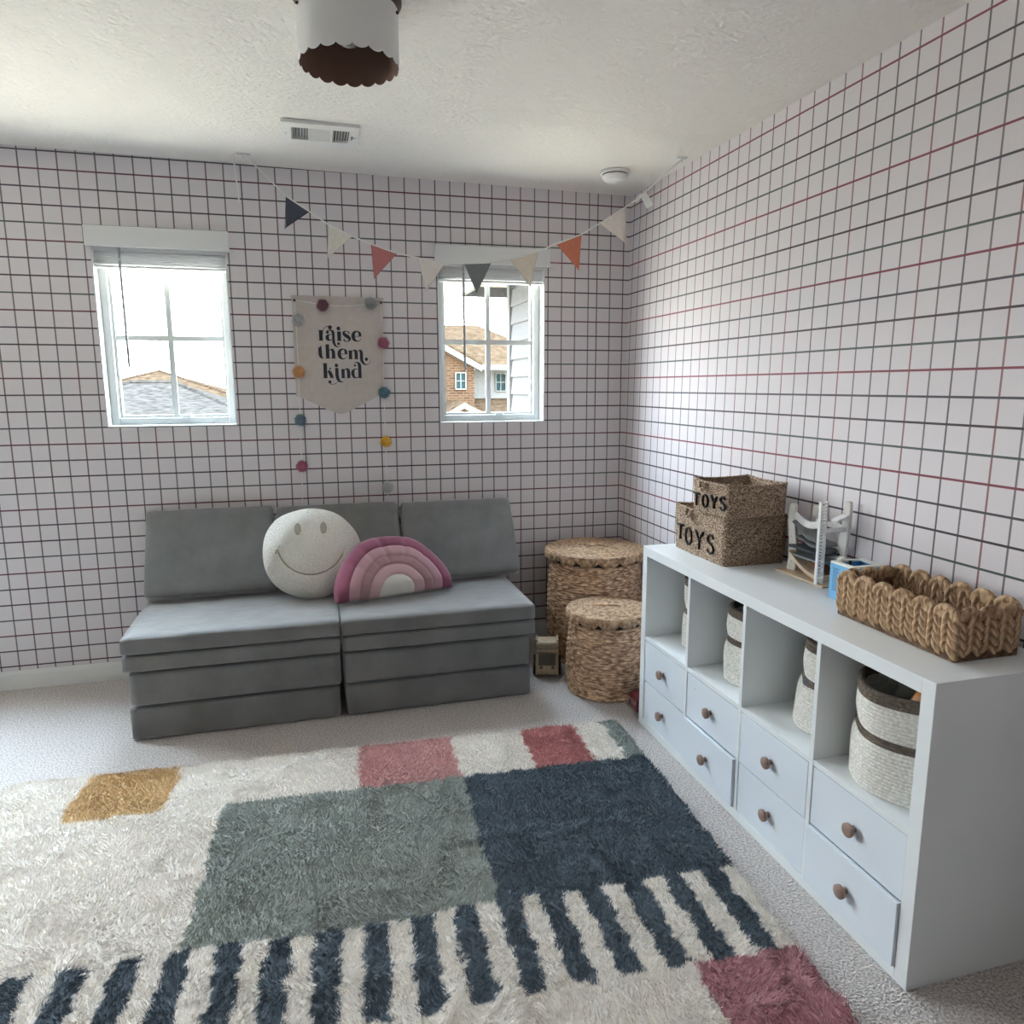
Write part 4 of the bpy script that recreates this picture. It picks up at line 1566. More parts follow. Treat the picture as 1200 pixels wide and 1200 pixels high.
rug = thing('area_rug', (rug_xy(RU / 2, RV / 2)[0], rug_xy(RU / 2, RV / 2)[1], 0.0), 'shaggy colour block rug with cream, navy, green and rose patches', 'rug')
nu, nv = 300, 212
U, V = np.meshgrid(np.linspace(-0.018, RU, nu + 1), np.linspace(0, RV, nv + 1))
ZZ = 0.013 + 0.007 * vnoise(U + 3, V + 3, 0.11, 1) + 0.004 * vnoise(U + 3, V + 3, 0.03, 2)
edge = np.minimum.reduce([U + 0.018, RU - U, V, RV - V])
ZZ *= np.clip(edge / 0.012, 0.05, 1)
X = RO[0] - math.cos(AR) * U - math.sin(AR) * V
Y = RO[1] + math.sin(AR) * U - math.cos(AR) * V
vt = np.stack([X, Y, ZZ], -1).reshape(-1, 3) - np.array(rug.location)
i0 = (np.arange(nv)[:, None] * (nu + 1) + np.arange(nu)[None]).ravel()
idx = np.stack([i0, i0 + nu + 1, i0 + nu + 2, i0 + 1], -1).ravel()
me = numpy_mesh('rug_base', vt, 4, idx, rug_color(U, V).reshape(-1, 3) * 0.85)
link('rug_base', me, RUGM, rug, True)
# the pile: short leaning yarn ends, thicker towards the viewer
NB = 300000
bu = rng.random(NB) * (RU + 0.018) - 0.018
bv = rng.random(NB) * RV
cols = rug_color(bu, bv)
cols = cols * (0.86 + 0.28 * rng.random((NB, 1))) * (0.93 + 0.14 * vnoise(bu, bv, 0.05, 8))[:, None]
bx_ = RO[0] - math.cos(AR) * bu - math.sin(AR) * bv
by_ = RO[1] + math.sin(AR) * bu - math.cos(AR) * bv
ang_ = vnoise(bu + 1, bv + 1, 0.16, 5) * 4 * PI + (rng.random(NB) - 0.5) * 2.6
lean = 0.004 + 0.007 * vnoise(bu + 7, bv + 1, 0.22, 6) + 0.003 * rng.random(NB)
hgt = 0.008 + 0.006 * rng.random(NB)
z0 = 0.010 + 0.006 * vnoise(bu + 3, bv + 3, 0.11, 1) + 0.003 * vnoise(bu + 3, bv + 3, 0.03, 2)
wa = rng.random(NB) * 2 * PI
ww = 0.0018 + 0.0010 * rng.random(NB)
tri = np.empty((NB, 3, 3))
tri[:, 0] = np.stack([bx_ - np.cos(wa) * ww, by_ - np.sin(wa) * ww, z0], -1)
tri[:, 1] = np.stack([bx_ + np.cos(wa) * ww, by_ + np.sin(wa) * ww, z0], -1)
tri[:, 2] = np.stack([bx_ + np.cos(ang_) * lean, by_ + np.sin(ang_) * lean, z0 + hgt], -1)
cc = np.repeat(cols, 3, axis=0)
me = numpy_mesh('pile', tri.reshape(-1, 3) - np.array(rug.location), 3, np.arange(NB * 3), cc)
tag(link('pile', me, RUGM, rug), kind='stuff')

# ================================================================== WINDOW BLINDS
BLIND = mat('white_faux_wood', (0.72, 0.73, 0.74), 0.45)
CORD = mat('white_cord', (0.75, 0.75, 0.73), 0.7)


def blind(W, label, wand_x):
    x0, x1, z0, z1 = W
    cx = (x0 + x1) / 2
    t = thing('raised_blind', (cx, -0.02, z1), label, 'blind', 'raised white blinds')
    zt = z1 + 0.046
    box_obj('valance', x0 - 0.012, x1 + 0.016, -0.040, -0.030, zt - 0.088, zt, BLIND, t, bevel=0.002)
    box_obj('valance_return', x0 - 0.012, x0 - 0.004, -0.030, -0.0005, zt - 0.088, zt, BLIND, t)
    box_obj('valance_return', x1 + 0.008, x1 + 0.016, -0.030, -0.0005, zt - 0.088, zt, BLIND, t)
    box_obj('head_rail', x0 + 0.008, x1 - 0.008, 0.006, 0.058, z1 - 0.056, z1 - 0.008, BLIND, t)
    zz = z1 - 0.060
    for q in range(8):
        tl = random.uniform(-0.0008, 0.0008)
        slab([(x0 + 0.010, 0.008, zz + tl), (x1 - 0.010, 0.008, zz - tl), (x1 - 0.010, 0.056, zz - tl + 0.001), (x0 + 0.010, 0.056, zz + tl + 0.001)], 0.0026).build('slat', BLIND, t)
        zz -= 0.0068
    box_obj('bottom_rail', x0 + 0.010, x1 - 0.010, 0.010, 0.054, zz - 0.012, zz - 0.001, BLIND, t, bevel=0.002)
    # ladder cords gathered in loops
    for u in (0.22, 0.78):
        xc = x0 + (x1 - x0) * u
        pts = catmull([(xc, 0.005, z1 - 0.056), (xc + 0.008, -0.004, z1 - 0.075), (xc - 0.010, -0.006, z1 - 0.092), (xc + 0.012, -0.003, z1 - 0.105), (xc, 0.004, zz + 0.002)], 6)
        MB().tube(pts, 0.0016, 5).build('ladder_cord', CORD, t)
    MB().tube([(wand_x, 0.0, z1 - 0.04), (wand_x + 0.001, 0.0, z1 - 0.56)], 0.0062, 8).build('tilt_wand', mat('clear_grey_wand', (0.35, 0.36, 0.38), 0.3), t)
    MB().ball((wand_x + 0.001, 0.0, z1 - 0.565), (0.006, 0.006, 0.010), 8, 6).build('wand_tip', mat('clear_grey_wand', (0.35, 0.36, 0.38), 0.3), t)
    return t


blind(W1, 'raised white slat blind on the window over the couch', -2.515)
blind(W2, 'raised white slat blind on the window behind the bunting', -0.921)

# ================================================================== PENNANT
CANVAS = mat('natural_canvas', (0.55, 0.495, 0.46), 0.9, var=0.05, vscale=30, bump=0.3, bscale=400)
INK = mat('navy_ink', (0.022, 0.028, 0.042), 0.8)
BRASS = mat('dark_nail', (0.05, 0.045, 0.045), 0.4, metal=0.6)
pn = thing('canvas_pennant', (-1.553, -0.006, 1.28), 'cream canvas pennant banner reading raise them kind', 'banner')


def pen_place(u, q, h_):
    return (u, h_, q)


poly = [(-1.772, 1.852), (-1.335, 1.852), (-1.341, 1.62), (-1.348, 1.385), (-1.40, 1.358), (-1.47, 1.322), (-1.52, 1.298), (-1.548, 1.287), (-1.567, 1.285), (-1.588, 1.290), (-1.64, 1.313), (-1.71, 1.347), (-1.775, 1.376), (-1.774, 1.62)]
MB().prism(poly, (-0.0085, -0.0065), pen_place).build('canvas', CANVAS, pn)
MB().tube([(-1.775, -0.0075, 1.850), (-1.332, -0.0075, 1.850)], 0.006, 8).build('hem_rod', CANVAS, pn, smooth=True)
for xg in (-1.760, -1.345):
    MB().ball((xg, -0.014, 1.832), (0.007, 0.006, 0.007), 10, 6).build('nail', BRASS, pn, smooth=True)


# lettering: tapered strokes traced on a 13.33 px-per-unit layout of the print
def LX(X_, Y_):
    px, py = 355 + X_ / 13.333, 375 + Y_ / 13.333
    return (-1.661 + (px - 371) * 0.00397, 1.715 - (py - 382) * 0.00415)


def ribbon(mb, pts, n=6):
    """pts: (X, Y, half width)"""
    s = catmull(pts, n) if len(pts) > 2 else [np.array(p, float) for p in pts]
    L_, R_ = [], []
    for i in range(len(s)):
        d = s[min(i + 1, len(s) - 1)][:2] - s[max(i - 1, 0)][:2]
        d = d / (np.linalg.norm(d) + 1e-9)
        nrm = np.array((-d[1], d[0])) * s[i][2]
        L_.append(s[i][:2] + nrm)
        R_.append(s[i][:2] - nrm)
    k = len(s)
    v = []
    for p in L_ + R_:
        x, z = LX(p[0], p[1])
        v.append((x, -0.0092, z))
    mb.add(v, [(i, i + 1, k + i + 1, k + i) for i in range(k - 1)])


def dot(mb, X_, Y_, r):
    n = 16
    v = []
    for q in range(n):
        x, z = LX(X_ + r * math.cos(2 * PI * q / n), Y_ + r * math.sin(2 * PI * q / n))
        v.append((x, -0.0092, z))
    mb.add(v, [tuple(range(n))])


def stem(mb, x0, x1, y0, y1, serif=8):
    ribbon(mb, [((x0 + x1) / 2, y0, (x1 - x0) / 2), ((x0 + x1) / 2, y1, (x1 - x0) / 2)])
    ribbon(mb, [(x0 - serif, y1 - 4, 5), (x1 + serif, y1 - 4, 5)])


def letter_e(mb, ox, oy):
    ribbon(mb, [(ox + 60, oy - 72, 4), (ox + 10, oy - 80, 10), (ox - 35, oy - 50, 24), (ox - 45, oy, 30), (ox - 32, oy + 45, 25), (ox + 8, oy + 72, 10), (ox + 55, oy + 65, 5), (ox + 85, oy + 30, 3)])
    ribbon(mb, [(ox + 30, oy - 78, 6), (ox + 60, oy - 55, 20), (ox + 66, oy - 25, 22), (ox + 66, oy - 5, 24)])
    ribbon(mb, [(ox - 20, oy - 2, 4), (ox + 90, oy - 2, 4)])


mb = MB()
# raise
stem(mb, 245, 302, 160, 320)
ribbon(mb, [(235, 164, 5), (302, 164, 5)])
ribbon(mb, [(303, 215, 4), (318, 150, 4), (350, 112, 4), (400, 98, 6), (425, 105, 8)])
dot(mb, 425, 115, 33)
ribbon(mb, [(362, 188, 6), (385, 165, 6), (430, 160, 10), (468, 185, 22), (474, 240, 22), (474, 300, 22), (478, 350, 22), (500, 395, 16), (540, 415, 6), (580, 395, 3), (588, 365, 3)])
dot(mb, 381, 190, 25)
dot(mb, 552, 365, 23)
ribbon(mb, [(455, 222, 3), (410, 228, 8), (378, 255, 26), (380, 292, 28), (412, 315, 10), (455, 300, 4)])
stem(mb, 537, 598, 175, 322)
dot(mb, 560, 130, 31)
ribbon(mb, [(732, 205, 14), (715, 176, 6), (672, 170, 7), (640, 195, 18), (665, 230, 27), (715, 262, 28), (738, 295, 20), (712, 324, 8), (668, 328, 7), (638, 300, 16)])
letter_e(mb, 842, 250)
mb.build('printed_word', INK, pn)
mb = MB()
# them
ribbon(mb, [(268, 398, 3), (262, 425, 14), (250, 450, 26), (248, 500, 27), (255, 555, 26), (275, 588, 12), (302, 590, 3)])
ribbon(mb, [(215, 440, 4), (250, 442, 6)])
stem(mb, 340, 397, 378, 598)
ribbon(mb, [(397, 480, 4), (420, 458, 8), (450, 470, 24), (463, 510, 28), (463, 598, 28)])
ribbon(mb, [(428, 594, 5), (500, 594, 5)])
letter_e(mb, 602, 530)
stem(mb, 712, 767, 468, 606)
ribbon(mb, [(767, 490, 4), (790, 468, 7), (820, 478, 22), (834, 510, 27), (834, 606, 27)])
ribbon(mb, [(800, 602, 5), (868, 602, 5)])
ribbon(mb, [(860, 490, 4), (880, 468, 7), (908, 478, 22), (920, 515, 26), (920, 600, 26), (930, 645, 22), (965, 682, 14), (1010, 690, 5), (1055, 660, 3), (1064, 610, 3)])
dot(mb, 1000, 606, 27)
mb.build('printed_word', INK, pn)
mb = MB()
# kind
stem(mb, 290, 348, 672, 905)
ribbon(mb, [(348, 822, 4), (385, 775, 5), (405, 752, 8)])
dot(mb, 400, 755, 14)
ribbon(mb, [(368, 788, 14), (395, 825, 27), (425, 895, 27)])
ribbon(mb, [(395, 900, 5), (462, 900, 5)])
dot(mb, 502, 706, 29)
ribbon(mb, [(507, 745, 27), (507, 800, 27), (508, 870, 27), (525, 930, 24), (560, 962, 12), (610, 962, 3)])
ribbon(mb, [(530, 950, 3), (480, 990, 4), (420, 1004, 4), (385, 985, 6)])
dot(mb, 385, 966, 26)
stem(mb, 580, 632, 762, 905)
ribbon(mb, [(632, 785, 4), (655, 760, 7), (685, 772, 22), (697, 810, 26), (697, 905, 26)])
ribbon(mb, [(662, 900, 5), (730, 900, 5)])
ribbon(mb, [(852, 762, 4), (800, 765, 9), (772, 800, 24), (770, 850, 26), (792, 895, 14), (852, 890, 4)])
ribbon(mb, [(812, 655, 4), (845, 656, 10), (878, 690, 26), (884, 760, 27), (884, 905, 27)])
ribbon(mb, [(800, 700, 4), (800, 675, 4), (818, 655, 5)])
ribbon(mb, [(850, 900, 5), (920, 900, 5)])
dot(mb, 808, 706, 18)
mb.build('printed_word', INK, pn)

# ================================================================== POM-POM GARLAND
gl = thing('pompom_garland', (-1.55, -0.015, 0.80), 'felt pompom garland draped over the canvas pennant', 'garland')
YG = -0.017
spath = [(-1.772, YG, 0.83), (-1.766, YG, 1.03), (-1.762, YG, 1.26), (-1.758, YG, 1.49), (-1.757, YG, 1.736), (-1.760, YG, 1.833), (-1.70, YG, 1.826), (-1.629, YG, 1.813), (-1.52, YG, 1.811), (-1.398, YG, 1.822), (-1.345, YG, 1.832),
         (-1.342, YG, 1.635), (-1.345, YG, 1.39), (-1.345, YG, 1.143), (-1.344, YG, 0.904), (-1.343, YG, 0.86)]
MB().tube(spath, 0.0018, 5).build('string', CORD, gl)
POMS = [(-1.629, 1.810, 'plum'), (-1.398, 1.824, 'grey'), (-1.745, 1.736, 'silver'), (-1.342, 1.635, 'rose'), (-1.757, 1.491, 'peach'), (-1.346, 1.390, 'teal'),
        (-1.761, 1.258, 'slate'), (-1.345, 1.143, 'mustard'), (-1.764, 1.029, 'rose'), (-1.344, 0.904, 'silver')]
PC = {'plum': (0.20, 0.095, 0.12), 'grey': (0.30, 0.31, 0.31), 'silver': (0.46, 0.46, 0.47), 'rose': (0.36, 0.13, 0.19), 'peach': (0.56, 0.30, 0.14), 'teal': (0.11, 0.21, 0.255),
      'slate': (0.15, 0.215, 0.27), 'mustard': (0.56, 0.33, 0.06)}
for q, (px, pz, c) in enumerate(POMS):
    rd = random.Random(q)
    m = MB()
    # fluffy ball: a core plus many yarn ends
    m.ball((px, -0.036, pz), 0.0255, 16, 10, fn=lambda d, rd=rd: 1 + rd.uniform(-0.10, 0.10))
    for s in range(420):
        th_ = math.acos(rd.uniform(-1, 1))
        ph_ = rd.uniform(0, 2 * PI)
        d = Vector((math.sin(th_) * math.cos(ph_), math.sin(th_) * math.sin(ph_), math.cos(th_)))
        e = d.orthogonal().normalized() * 0.0022
        r1 = 0.0255 + rd.uniform(0.002, 0.012)
        base = Vector((px, -0.036, pz))
        if (base + d * r1).y > -0.010:
            continue
        k = len(m.v)
        m.v += [tuple(base + d * 0.019 + e), tuple(base + d * 0.019 - e), tuple(base + d * r1)]
        m.f.append((k, k + 1, k + 2))
        m.mi.append(0)
    m.build('pompom', mat('yarn_' + c, PC[c], 0.95, spec=0.05), gl, recalc=False)

# ================================================================== BUNTING
bt = thing('bunting', (-0.99, -0.437, 1.97), 'triangular fabric flag bunting strung across the corner', 'bunting')
BA, BB = Vector((-1.943, -0.174, 2.437)), Vector((-0.04, -0.70, 2.408))


def bpt(s, z):
    p = BA.lerp(BB, s)
    return Vector((p.x, p.y, z))


flags = [((0.0915, 2.258), (0.1423, 2.193), (0.0845, 2.121), (0.055, 0.062, 0.085), 'slate_cotton'),
         ((0.1839, 2.138), (0.2375, 2.087), (0.1794, 1.995), (0.72, 0.69, 0.63), 'ivory_cotton'),
         ((0.2799, 2.053), (0.338, 2.013), (0.2839, 1.902), (0.42, 0.155, 0.15), 'rose_cotton'),
         ((0.3848, 1.994), (0.4473, 1.968), (0.4034, 1.848), (0.74, 0.69, 0.66), 'blush_white_cotton'),
         ((0.4923, 1.967), (0.553, 1.971), (0.5197, 1.836), (0.20, 0.215, 0.22), 'grey_stripe_cotton'),
         ((0.598, 1.985), (0.6604, 2.018), (0.6437, 1.862), (0.74, 0.665, 0.57), 'cream_cotton'),
         ((0.703, 2.051), (0.7591, 2.091), (0.7551, 1.936), (0.56, 0.185, 0.115), 'coral_cotton'),
         ((0.8012, 2.138), (0.8583, 2.206), (0.8629, 2.050), (0.74, 0.68, 0.65), 'pale_pink_cotton')]
STR = [(0.0, 2.437)]
for fl in flags:
    STR += [fl[0], fl[1]]
STR += [(0.8922, 2.253), (0.9665, 2.378), (0.984, 2.409)]
MB().tube([bpt(*p) for p in STR], 0.0034, 6).build('cord', CORD, bt)
dirn = (BB - BA).normalized()
nrm = Vector((dirn.y, -dirn.x, 0)).normalized()
if nrm.y > 0:
    nrm = -nrm
for a, b, c, col, nm in flags:
    A3, B3, C3 = bpt(*a), bpt(*b), bpt(*c)
    n = 8
    v = []
    for j in range(n + 1):
        t_ = j / n
        for i in range(n + 1):
            s_ = i / n
            p = A3.lerp(B3, s_).lerp(C3, t_)
            wav = 0.006 * math.sin(3.1 * s_ + 2.2 * t_ + a[0] * 30) * t_
            v.append(p + nrm * wav)
    k = len(v)
    v += [p - nrm * 0.0016 for p in v]
    f = []
    for j in range(n):
        for i in range(n):
            q = j * (n + 1) + i
            f.append((q, q + 1, q + n + 2, q + n + 1))
            f.append((k + q + n + 1, k + q + n + 2, k + q + 1, k + q))
    for j in range(n):
        q = j * (n + 1)
        f.append((q, q + n + 1, k + q + n + 1, k + q))
        q = j * (n + 1) + n
        f.append((q + n + 1, q, k + q, k + q + n + 1))
    fo = MB().add(v, f).build('flag', mat(nm, col, 0.9, var=0.05, vscale=60, bump=0.2, bscale=500), bt)
    m = MB()
    m.tube([A3 + nrm * 0.002, C3 + nrm * 0.004, B3 + nrm * 0.002], 0.0016, 5)
    m.build('flag_hem', mat(nm + '_hem', tuple(x * 0.8 for x in col), 0.9), fo)
# care tag and clear hooks
T0 = bpt(0.892, 2.250)
m = MB()
hv = Vector((dirn.x, dirn.y, 0)).normalized()
m.add([T0 + hv * u + Vector((0, 0, z_)) + nrm * d for d in (0.003, 0.0045) for (u, z_) in ((-0.002, 0.004), (0.026, 0.020), (0.058, -0.034), (0.030, -0.050))],
      [(0, 1, 2, 3), (7, 6, 5, 4), (0, 4, 5, 1), (1, 5, 6, 2), (2, 6, 7, 3), (3, 7, 4, 0)])
m.build('care_tag', WHITE_CARD, bt)
MB().tube([T0 + hv * -0.02 + Vector((0, 0, -0.018)), T0 + hv * -0.005, T0 + hv * 0.006 + Vector((0, 0, 0.01))], 0.008, 7).build('cord_knot', CORD, bt)
tail = [bpt(-0.022, 2.438), bpt(-0.021, 2.36), bpt(-0.018, 2.30), bpt(-0.016, 2.235)]
MB().tube(tail, 0.0036, 6).build('loose_end', CORD, bt)
MB().tube([BA, bpt(-0.012, 2.4395), bpt(-0.022, 2.437)], 0.0034, 6).build('cord_loop', CORD, bt)
PLASTIC = mat('clear_hook_plastic', (0.70, 0.71, 0.70), 0.25)
for nm, p, dx in (('hook', BA, 0.03), ('hook', BA.lerp(BB, 0.984), 0.022)):
    hk = MB()
    zc = ceil_z(p.x, p.y)
    hk.box(p.x - dx, p.x + dx, p.y - 0.012, p.y + 0.012, zc - 0.0035, zc - 0.0005)
    hk.tube([(p.x, p.y, zc - 0.003), (p.x, p.y - 0.004, zc - 0.014), (p.x, p.y + 0.006, zc - 0.018), (p.x, p.y + 0.010, zc - 0.010)], 0.0025, 6)
    hk.build(nm, PLASTIC, bt, recalc=False)

# ================================================================== CEILING FIXTURES
LX0, LY0 = -1.570, -1.668
DZ0 = 2.262
zc = ceil_z(LX0, LY0)
lamp = thing('ceiling_light', (LX0, LY0, zc), 'white drum ceiling light with a scalloped lower edge', 'light')
SHADE = mat('white_enamel_shade', (0.78, 0.78, 0.78), 0.5)
INNER = mat('bronze_lining', (0.20, 0.125, 0.095), 0.5, metal=0.2)
BRONZE = mat('bronze_canopy', (0.06, 0.042, 0.035), 0.4, metal=0.5)
NSC = 20
SEG = NSC * 10
RD = 0.131
ztop = 2.392
for nm, mt_, rr, inset in (('drum_shade', SHADE, RD, 0), ('shade_lining', INNER, RD - 0.0022, 1)):
    v = []
    for j in range(4):
        for i in range(SEG):
            a = 2 * PI * i / SEG
            u = (i % 10) / 10
            zlow = DZ0 - 0.009 * math.sin(PI * u) ** 0.75
            zz = zlow + (ztop - zlow) * j / 3
            v.append((LX0 + rr * math.cos(a), LY0 + rr * math.sin(a), zz))
    if not inset:
        for j in range(4):
            for i in range(SEG):
                a = 2 * PI * i / SEG
                p = v[(3 - j) * SEG + i]
                v.append((LX0 + (rr - 0.0018) * math.cos(a), LY0 + (rr - 0.0018) * math.sin(a), p[2]))
    rows_ = len(v) // SEG
    f = []
    for j in range(rows_ - (1 if inset else 0)):
        jj = (j + 1) % rows_
        for i in range(SEG):
            k = (i + 1) % SEG
            f.append((j * SEG + i, j * SEG + k, jj * SEG + k, jj * SEG + i))
    MB().add(v, f).build(nm, mt_, lamp, smooth=False)
MB().lathe([(RD + 0.010, zc - 0.001), (RD + 0.010, zc - 0.012), (RD - 0.004, zc - 0.024), (RD - 0.004, ztop - 0.004), (0.02, ztop - 0.004)], LX0, LY0, 64).build('canopy', BRONZE, lamp, smooth=False)
MB().lathe([(0.020, ztop - 0.004), (0.020, ztop - 0.035), (0.016, ztop - 0.045), (0.0005, ztop - 0.045)], LX0, LY0 + 0.0, 20).build('socket', mat('brass_socket', (0.35, 0.25, 0.12), 0.35, metal=0.9), lamp, smooth=True)
BULB = bpy.data.materials.new('clear_bulb')
BULB.use_nodes = True
_b = BULB.node_tree.nodes['Principled BSDF']
_b.inputs['Base Color'].default_value = (0.9, 0.9, 0.88, 1)
_b.inputs['Roughness'].default_value = 0.03
_b.inputs['Transmission Weight'].default_value = 0.85
_b.inputs['IOR'].default_value = 1.3
MB().lathe([(0.014, ztop - 0.045), (0.020, ztop - 0.054), (0.026, ztop - 0.066), (0.026, ztop - 0.074), (0.018, ztop - 0.086), (0.0005, ztop - 0.091)], LX0, LY0, 24).build('bulb', BULB, lamp, smooth=True)
for a in (0.28, 1.80, 3.45, 4.72, 5.86):
    cxs, cys = LX0 + (RD + 0.001) * math.cos(a), LY0 + (RD + 0.001) * math.sin(a)
    sc = MB()
    sc.tube([(cxs, cys, ztop - 0.016), (cxs + 0.006 * math.cos(a), cys + 0.006 * math.sin(a), ztop - 0.016)], 0.0042, 10)
    sc.build('thumb_screw', BRONZE, lamp)

# air register
VX0, VX1, VY0, VY1 = -1.768, -1.472, -0.690, -0.436
zc = min(ceil_z(VX0, VY0), ceil_z(VX1, VY0)) + 0.0
VENT = mat('white_register', (0.74, 0.74, 0.73), 0.45)
VD = mat('register_duct_shade', (0.18, 0.18, 0.185), 0.8)  # dark grey plate, coloured as the shade of the duct behind the louvers
vent = thing('air_vent', ((VX0 + VX1) / 2, (VY0 + VY1) / 2, zc), 'white ceiling air vent with slatted ends', 'vent')
zb0, zb1 = zc - 0.011, zc + 0.0006
ya_, yb_ = VY0 + 0.055, VY1 - 0.055
seg_x = [(VX0 + 0.035, VX0 + 0.100), (VX0 + 0.108, VX1 - 0.108), (VX1 - 0.100, VX1 - 0.035)]
fr = MB()
fr.box(VX0, seg_x[0][0], VY0, VY1, zb0, zb1).box(seg_x[2][1], VX1, VY0, VY1, zb0, zb1)
fr.box(seg_x[0][0], seg_x[2][1], VY0, ya_, zb0, zb1).box(seg_x[0][0], seg_x[2][1], yb_, VY1, zb0, zb1)
fr.box(seg_x[0][1], seg_x[1][0], ya_, yb_, zb0, zb1).box(seg_x[1][1], seg_x[2][0], ya_, yb_, zb0, zb1)
fr.build('frame', VENT, vent, recalc=False)
box_obj('painted_duct_shade', seg_x[0][0], seg_x[2][1], ya_, yb_, zc - 0.0012, zc - 0.0004, VD, vent)
for si in (0, 2):
    a, b = seg_x[si]
    for q in range(6):
        xx = a + (b - a) * (q + 0.5) / 6
        sl = slab([(xx - 0.004, ya_, zc - 0.0105), (xx + 0.0005, ya_, zc - 0.0015), (xx + 0.0005, yb_, zc - 0.0015), (xx - 0.004, yb_, zc - 0.0105)], 0.0012)
        sl.build('louver', VENT, vent)
a, b = seg_x[1]
for q in range(16):
    yy = ya_ + (yb_ - ya_) * (q + 0.5) / 16
    box_obj('louver', a, b, yy - 0.0025, yy + 0.0025, zc - 0.0105, zc - 0.0015, VENT, vent)
box_obj('damper_lever', VX1 - 0.026, VX1 - 0.022, (ya_ + yb_) / 2 - 0.018, (ya_ + yb_) / 2 + 0.012, zb0 - 0.006, zb0, mat('grey_lever', (0.2, 0.2, 0.2), 0.5), vent)
for xx in (VX0 + 0.015, VX1 - 0.012):
    MB().ball((xx, (VY0 + VY1) / 2, zb0), 0.004, 8, 5).build('screw', VENT, vent)

# smoke detector
DX, DY = -0.268, -0.405
zc = ceil_z(DX, DY)
sd = thing('smoke_detector', (DX, DY, zc), 'round white smoke detector on the ceiling near the corner', 'smoke detector')
DET = mat('white_abs', (0.76, 0.76, 0.74), 0.45)
MB().lathe([(0.0005, zc - 0.0005), (0.068, zc - 0.0005), (0.070, zc - 0.006), (0.069, zc - 0.013), (0.060, zc - 0.015)], DX, DY, 48).build('mount_plate', DET, sd, smooth=True)
MB().lathe([(0.059, zc - 0.0150), (0.060, zc - 0.020)], DX, DY, 48).build('vent_gap', mat('dark_slot', (0.06, 0.06, 0.06), 0.8), sd)
MB().lathe([(0.0605, zc - 0.0195), (0.0625, zc - 0.022), (0.059, zc - 0.032), (0.048, zc - 0.043), (0.044, zc - 0.046), (0.0005, zc - 0.047)], DX, DY, 48).build('cover', DET, sd, smooth=True)
MB().lathe([(0.012, zc - 0.0465), (0.012, zc - 0.049), (0.0005, zc - 0.0495)], DX + 0.018, DY - 0.012, 20).build('test_button', DET, sd, smooth=True)

# ================================================================== TOY VAN (beside the couch)
WOODV = mat('pale_toy_wood', (0.54, 0.43, 0.30), 0.6, var=0.12, vscale=18, stretch=(6, 1, 1))
WOODD = mat('olive_windscreen', (0.115, 0.10, 0.075), 0.5)
RUBBER = mat('black_toy_wheel', (0.012, 0.012, 0.012), 0.6)
van = thing('toy_van', (-0.622, -0.49, 0.0), 'pale wooden toy van parked between the couch and the hampers', 'toy car')
vx0, vx1, vy0, vy1 = -0.678, -0.566, -0.575, -0.400
MB().prism([(vy0, 0.018), (vy0, 0.062), (vy0 + 0.020, 0.140), (vy0 + 0.030, 0.152), (vy1, 0.152), (vy1, 0.018)], (vx0 + 0.008, vx1 - 0.008), lambda u, q, h_: (h_, u, q)).build('body', WOODV, van, bevel=0.004)
for xs in (vx0, vx1 - 0.009):
    MB().prism([(vy0 - 0.004, 0.014), (vy0 - 0.004, 0.090), (vy0 + 0.013, 0.144), (vy0 + 0.012, 0.168), (vy0 + 0.020, 0.188), (vy0 + 0.032, 0.188), (vy0 + 0.036, 0.165), (vy1 + 0.004, 0.158), (vy1 + 0.004, 0.014)],
               (xs, xs + 0.009), lambda u, q, h_: (h_, u, q)).build('side_panel', WOODV, van, bevel=0.002)
MB().tube([(vx0 + 0.004, vy0 + 0.020, 0.166), (vx1 - 0.004, vy0 + 0.020, 0.166)], 0.0125, 10).build('roof_roller', WOODV, van, smooth=True)
MB().tube([(vx0 + 0.004, vy0 + 0.012, 0.134), (vx1 - 0.004, vy0 + 0.012, 0.134)], 0.010, 10).build('brow_bar', WOODV, van, smooth=True)
_w0, _w1 = vy0 - 0.0022, vy0 + 0.0115
MB().add([(vx0 + 0.014, _w0, 0.064), (vx1 - 0.014, _w0, 0.064), (vx1 - 0.014, _w1, 0.119), (vx0 + 0.014, _w1, 0.119),
          (vx0 + 0.014, _w0 + 0.006, 0.064), (vx1 - 0.014, _w0 + 0.006, 0.064), (vx1 - 0.014, _w1 + 0.006, 0.119), (vx0 + 0.014, _w1 + 0.006, 0.119)],
         [(0, 1, 2, 3), (7, 6, 5, 4), (0, 4, 5, 1), (1, 5, 6, 2), (2, 6, 7, 3), (3, 7, 4, 0)]).build('windscreen', WOODD, van)
box_obj('bumper', vx0 + 0.010, vx1 - 0.010, vy0 - 0.007, vy0 + 0.002, 0.018, 0.032, WOODV, van, bevel=0.002)
for xs in (vx0 + 0.027, vx1 - 0.027):
    MB().tube([(xs, vy0 - 0.004, 0.054), (xs, vy0 + 0.002, 0.054)], 0.0085, 14).build('headlight', mat('walnut_dot', (0.16, 0.11, 0.075), 0.5), van)
for xs in (vx0 - 0.013, vx1 + 0.001):
    for yy in (vy0 + 0.045, vy1 - 0.04):
        tmp = MB().lathe([(0.0005, 0), (0.030, 0), (0.033, 0.002), (0.033, 0.010), (0.030, 0.012), (0.0005, 0.012)], 0, 0, 24)
        MB().add([(xs + p[2], yy + p[0], 0.034 + p[1]) for p in tmp.v], tmp.f).build('wheel', RUBBER, van, smooth=False)

van.rotation_euler = (0, 0, math.radians(-18))

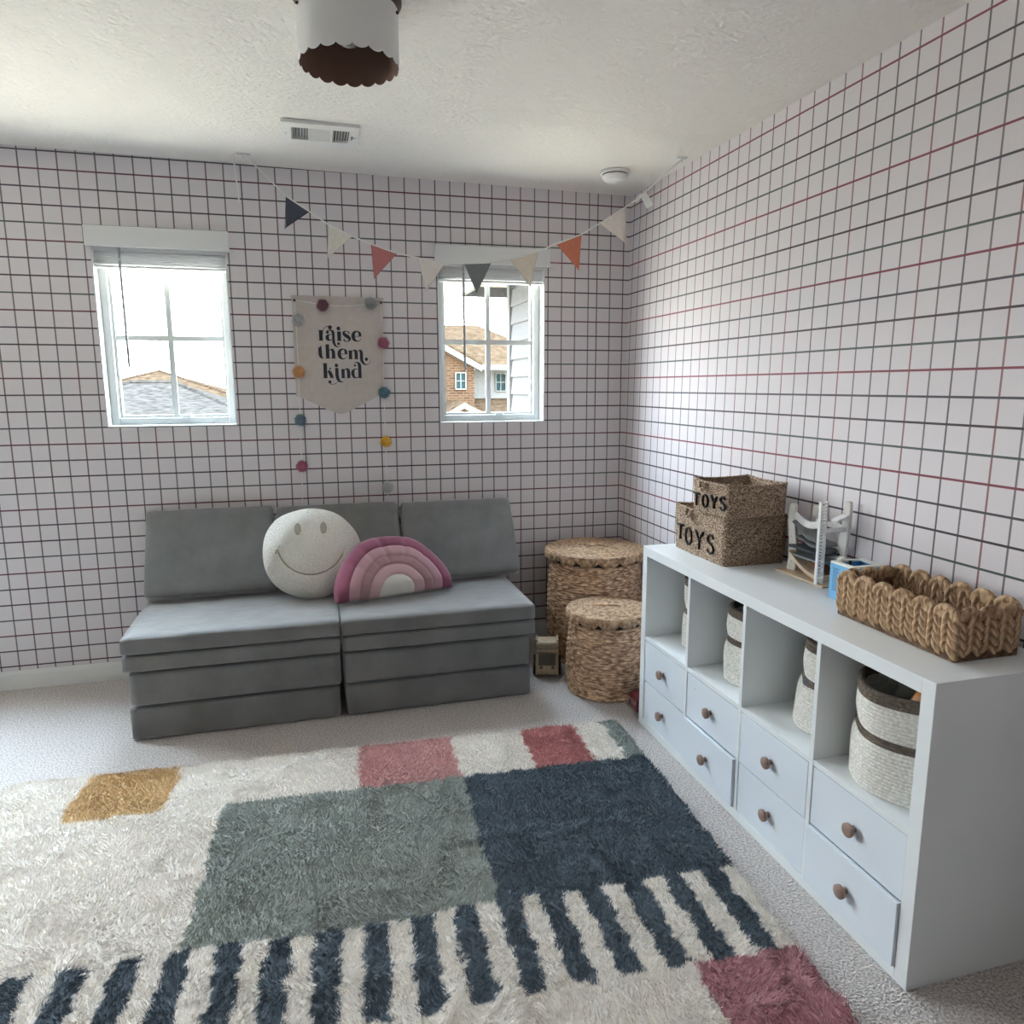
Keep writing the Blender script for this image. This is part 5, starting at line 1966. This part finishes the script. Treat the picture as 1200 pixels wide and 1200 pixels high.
# ================================================================== RED TOY TRUCK (behind the shelf end)
RED = mat('deep_red_enamel', (0.11, 0.012, 0.02), 0.3)
CHR = mat('dull_chrome', (0.35, 0.22, 0.22), 0.35, metal=0.7)
tr = thing('toy_truck', (-0.315, -1.045, 0.0), 'dark red toy truck tucked behind the end of the white shelf', 'toy car')
tx0, tx1, ty0, ty1 = -0.412, -0.215, -1.098, -1.005
MB().prism([(tx0, 0.022), (tx0, 0.074), (tx0 + 0.010, 0.082), (tx0 + 0.045, 0.086), (tx0 + 0.060, 0.128), (tx0 + 0.070, 0.134), (tx0 + 0.110, 0.134), (tx0 + 0.116, 0.090), (tx1, 0.090), (tx1, 0.022)],
           (ty0 + 0.006, ty1 - 0.006), lambda u, q, h_: (u, h_, q)).build('cab', RED, tr, bevel=0.004)
for yy in (ty0, ty1 - 0.014):
    MB().prism([(tx0 + 0.002, 0.030), (tx0 + 0.008, 0.060), (tx0 + 0.030, 0.070), (tx0 + 0.052, 0.060), (tx0 + 0.060, 0.030)], (yy, yy + 0.014), lambda u, q, h_: (u, h_, q)).build('fender', RED, tr, bevel=0.003)
box_obj('truck_bed', tx0 + 0.118, tx1, ty0 + 0.002, ty1 - 0.002, 0.091, 0.128, RED, tr, bevel=0.003)
box_obj('front_bumper', tx0 - 0.008, tx0 + 0.001, ty0 + 0.002, ty1 - 0.002, 0.022, 0.034, CHR, tr, bevel=0.002)
box_obj('windscreen', tx0 + 0.050, tx0 + 0.056, ty0 + 0.016, ty1 - 0.016, 0.096, 0.122, mat('dark_toy_glass', (0.03, 0.03, 0.035), 0.2), tr)
for yy in (ty0 + 0.018, ty1 - 0.018):
    MB().ball((tx0 - 0.001, yy, 0.058), (0.006, 0.010, 0.010), 10, 7).build('headlight', CHR, tr, smooth=True)
for q in range(3):
    box_obj('grille_slat', tx0 - 0.002, tx0 + 0.001, ty0 + 0.034, ty1 - 0.034, 0.044 + q * 0.009, 0.049 + q * 0.009, CHR, tr)
for xx in (tx0 + 0.032, tx1 - 0.038):
    for yy in (ty0 - 0.002, ty1 - 0.010):
        tmp = MB().lathe([(0.0005, 0), (0.021, 0), (0.024, 0.003), (0.024, 0.009), (0.021, 0.012), (0.0005, 0.012)], 0, 0, 20)
        MB().add([(xx + p[0], yy + p[2], 0.0245 + p[1]) for p in tmp.v], tmp.f).build('wheel', RUBBER, tr)
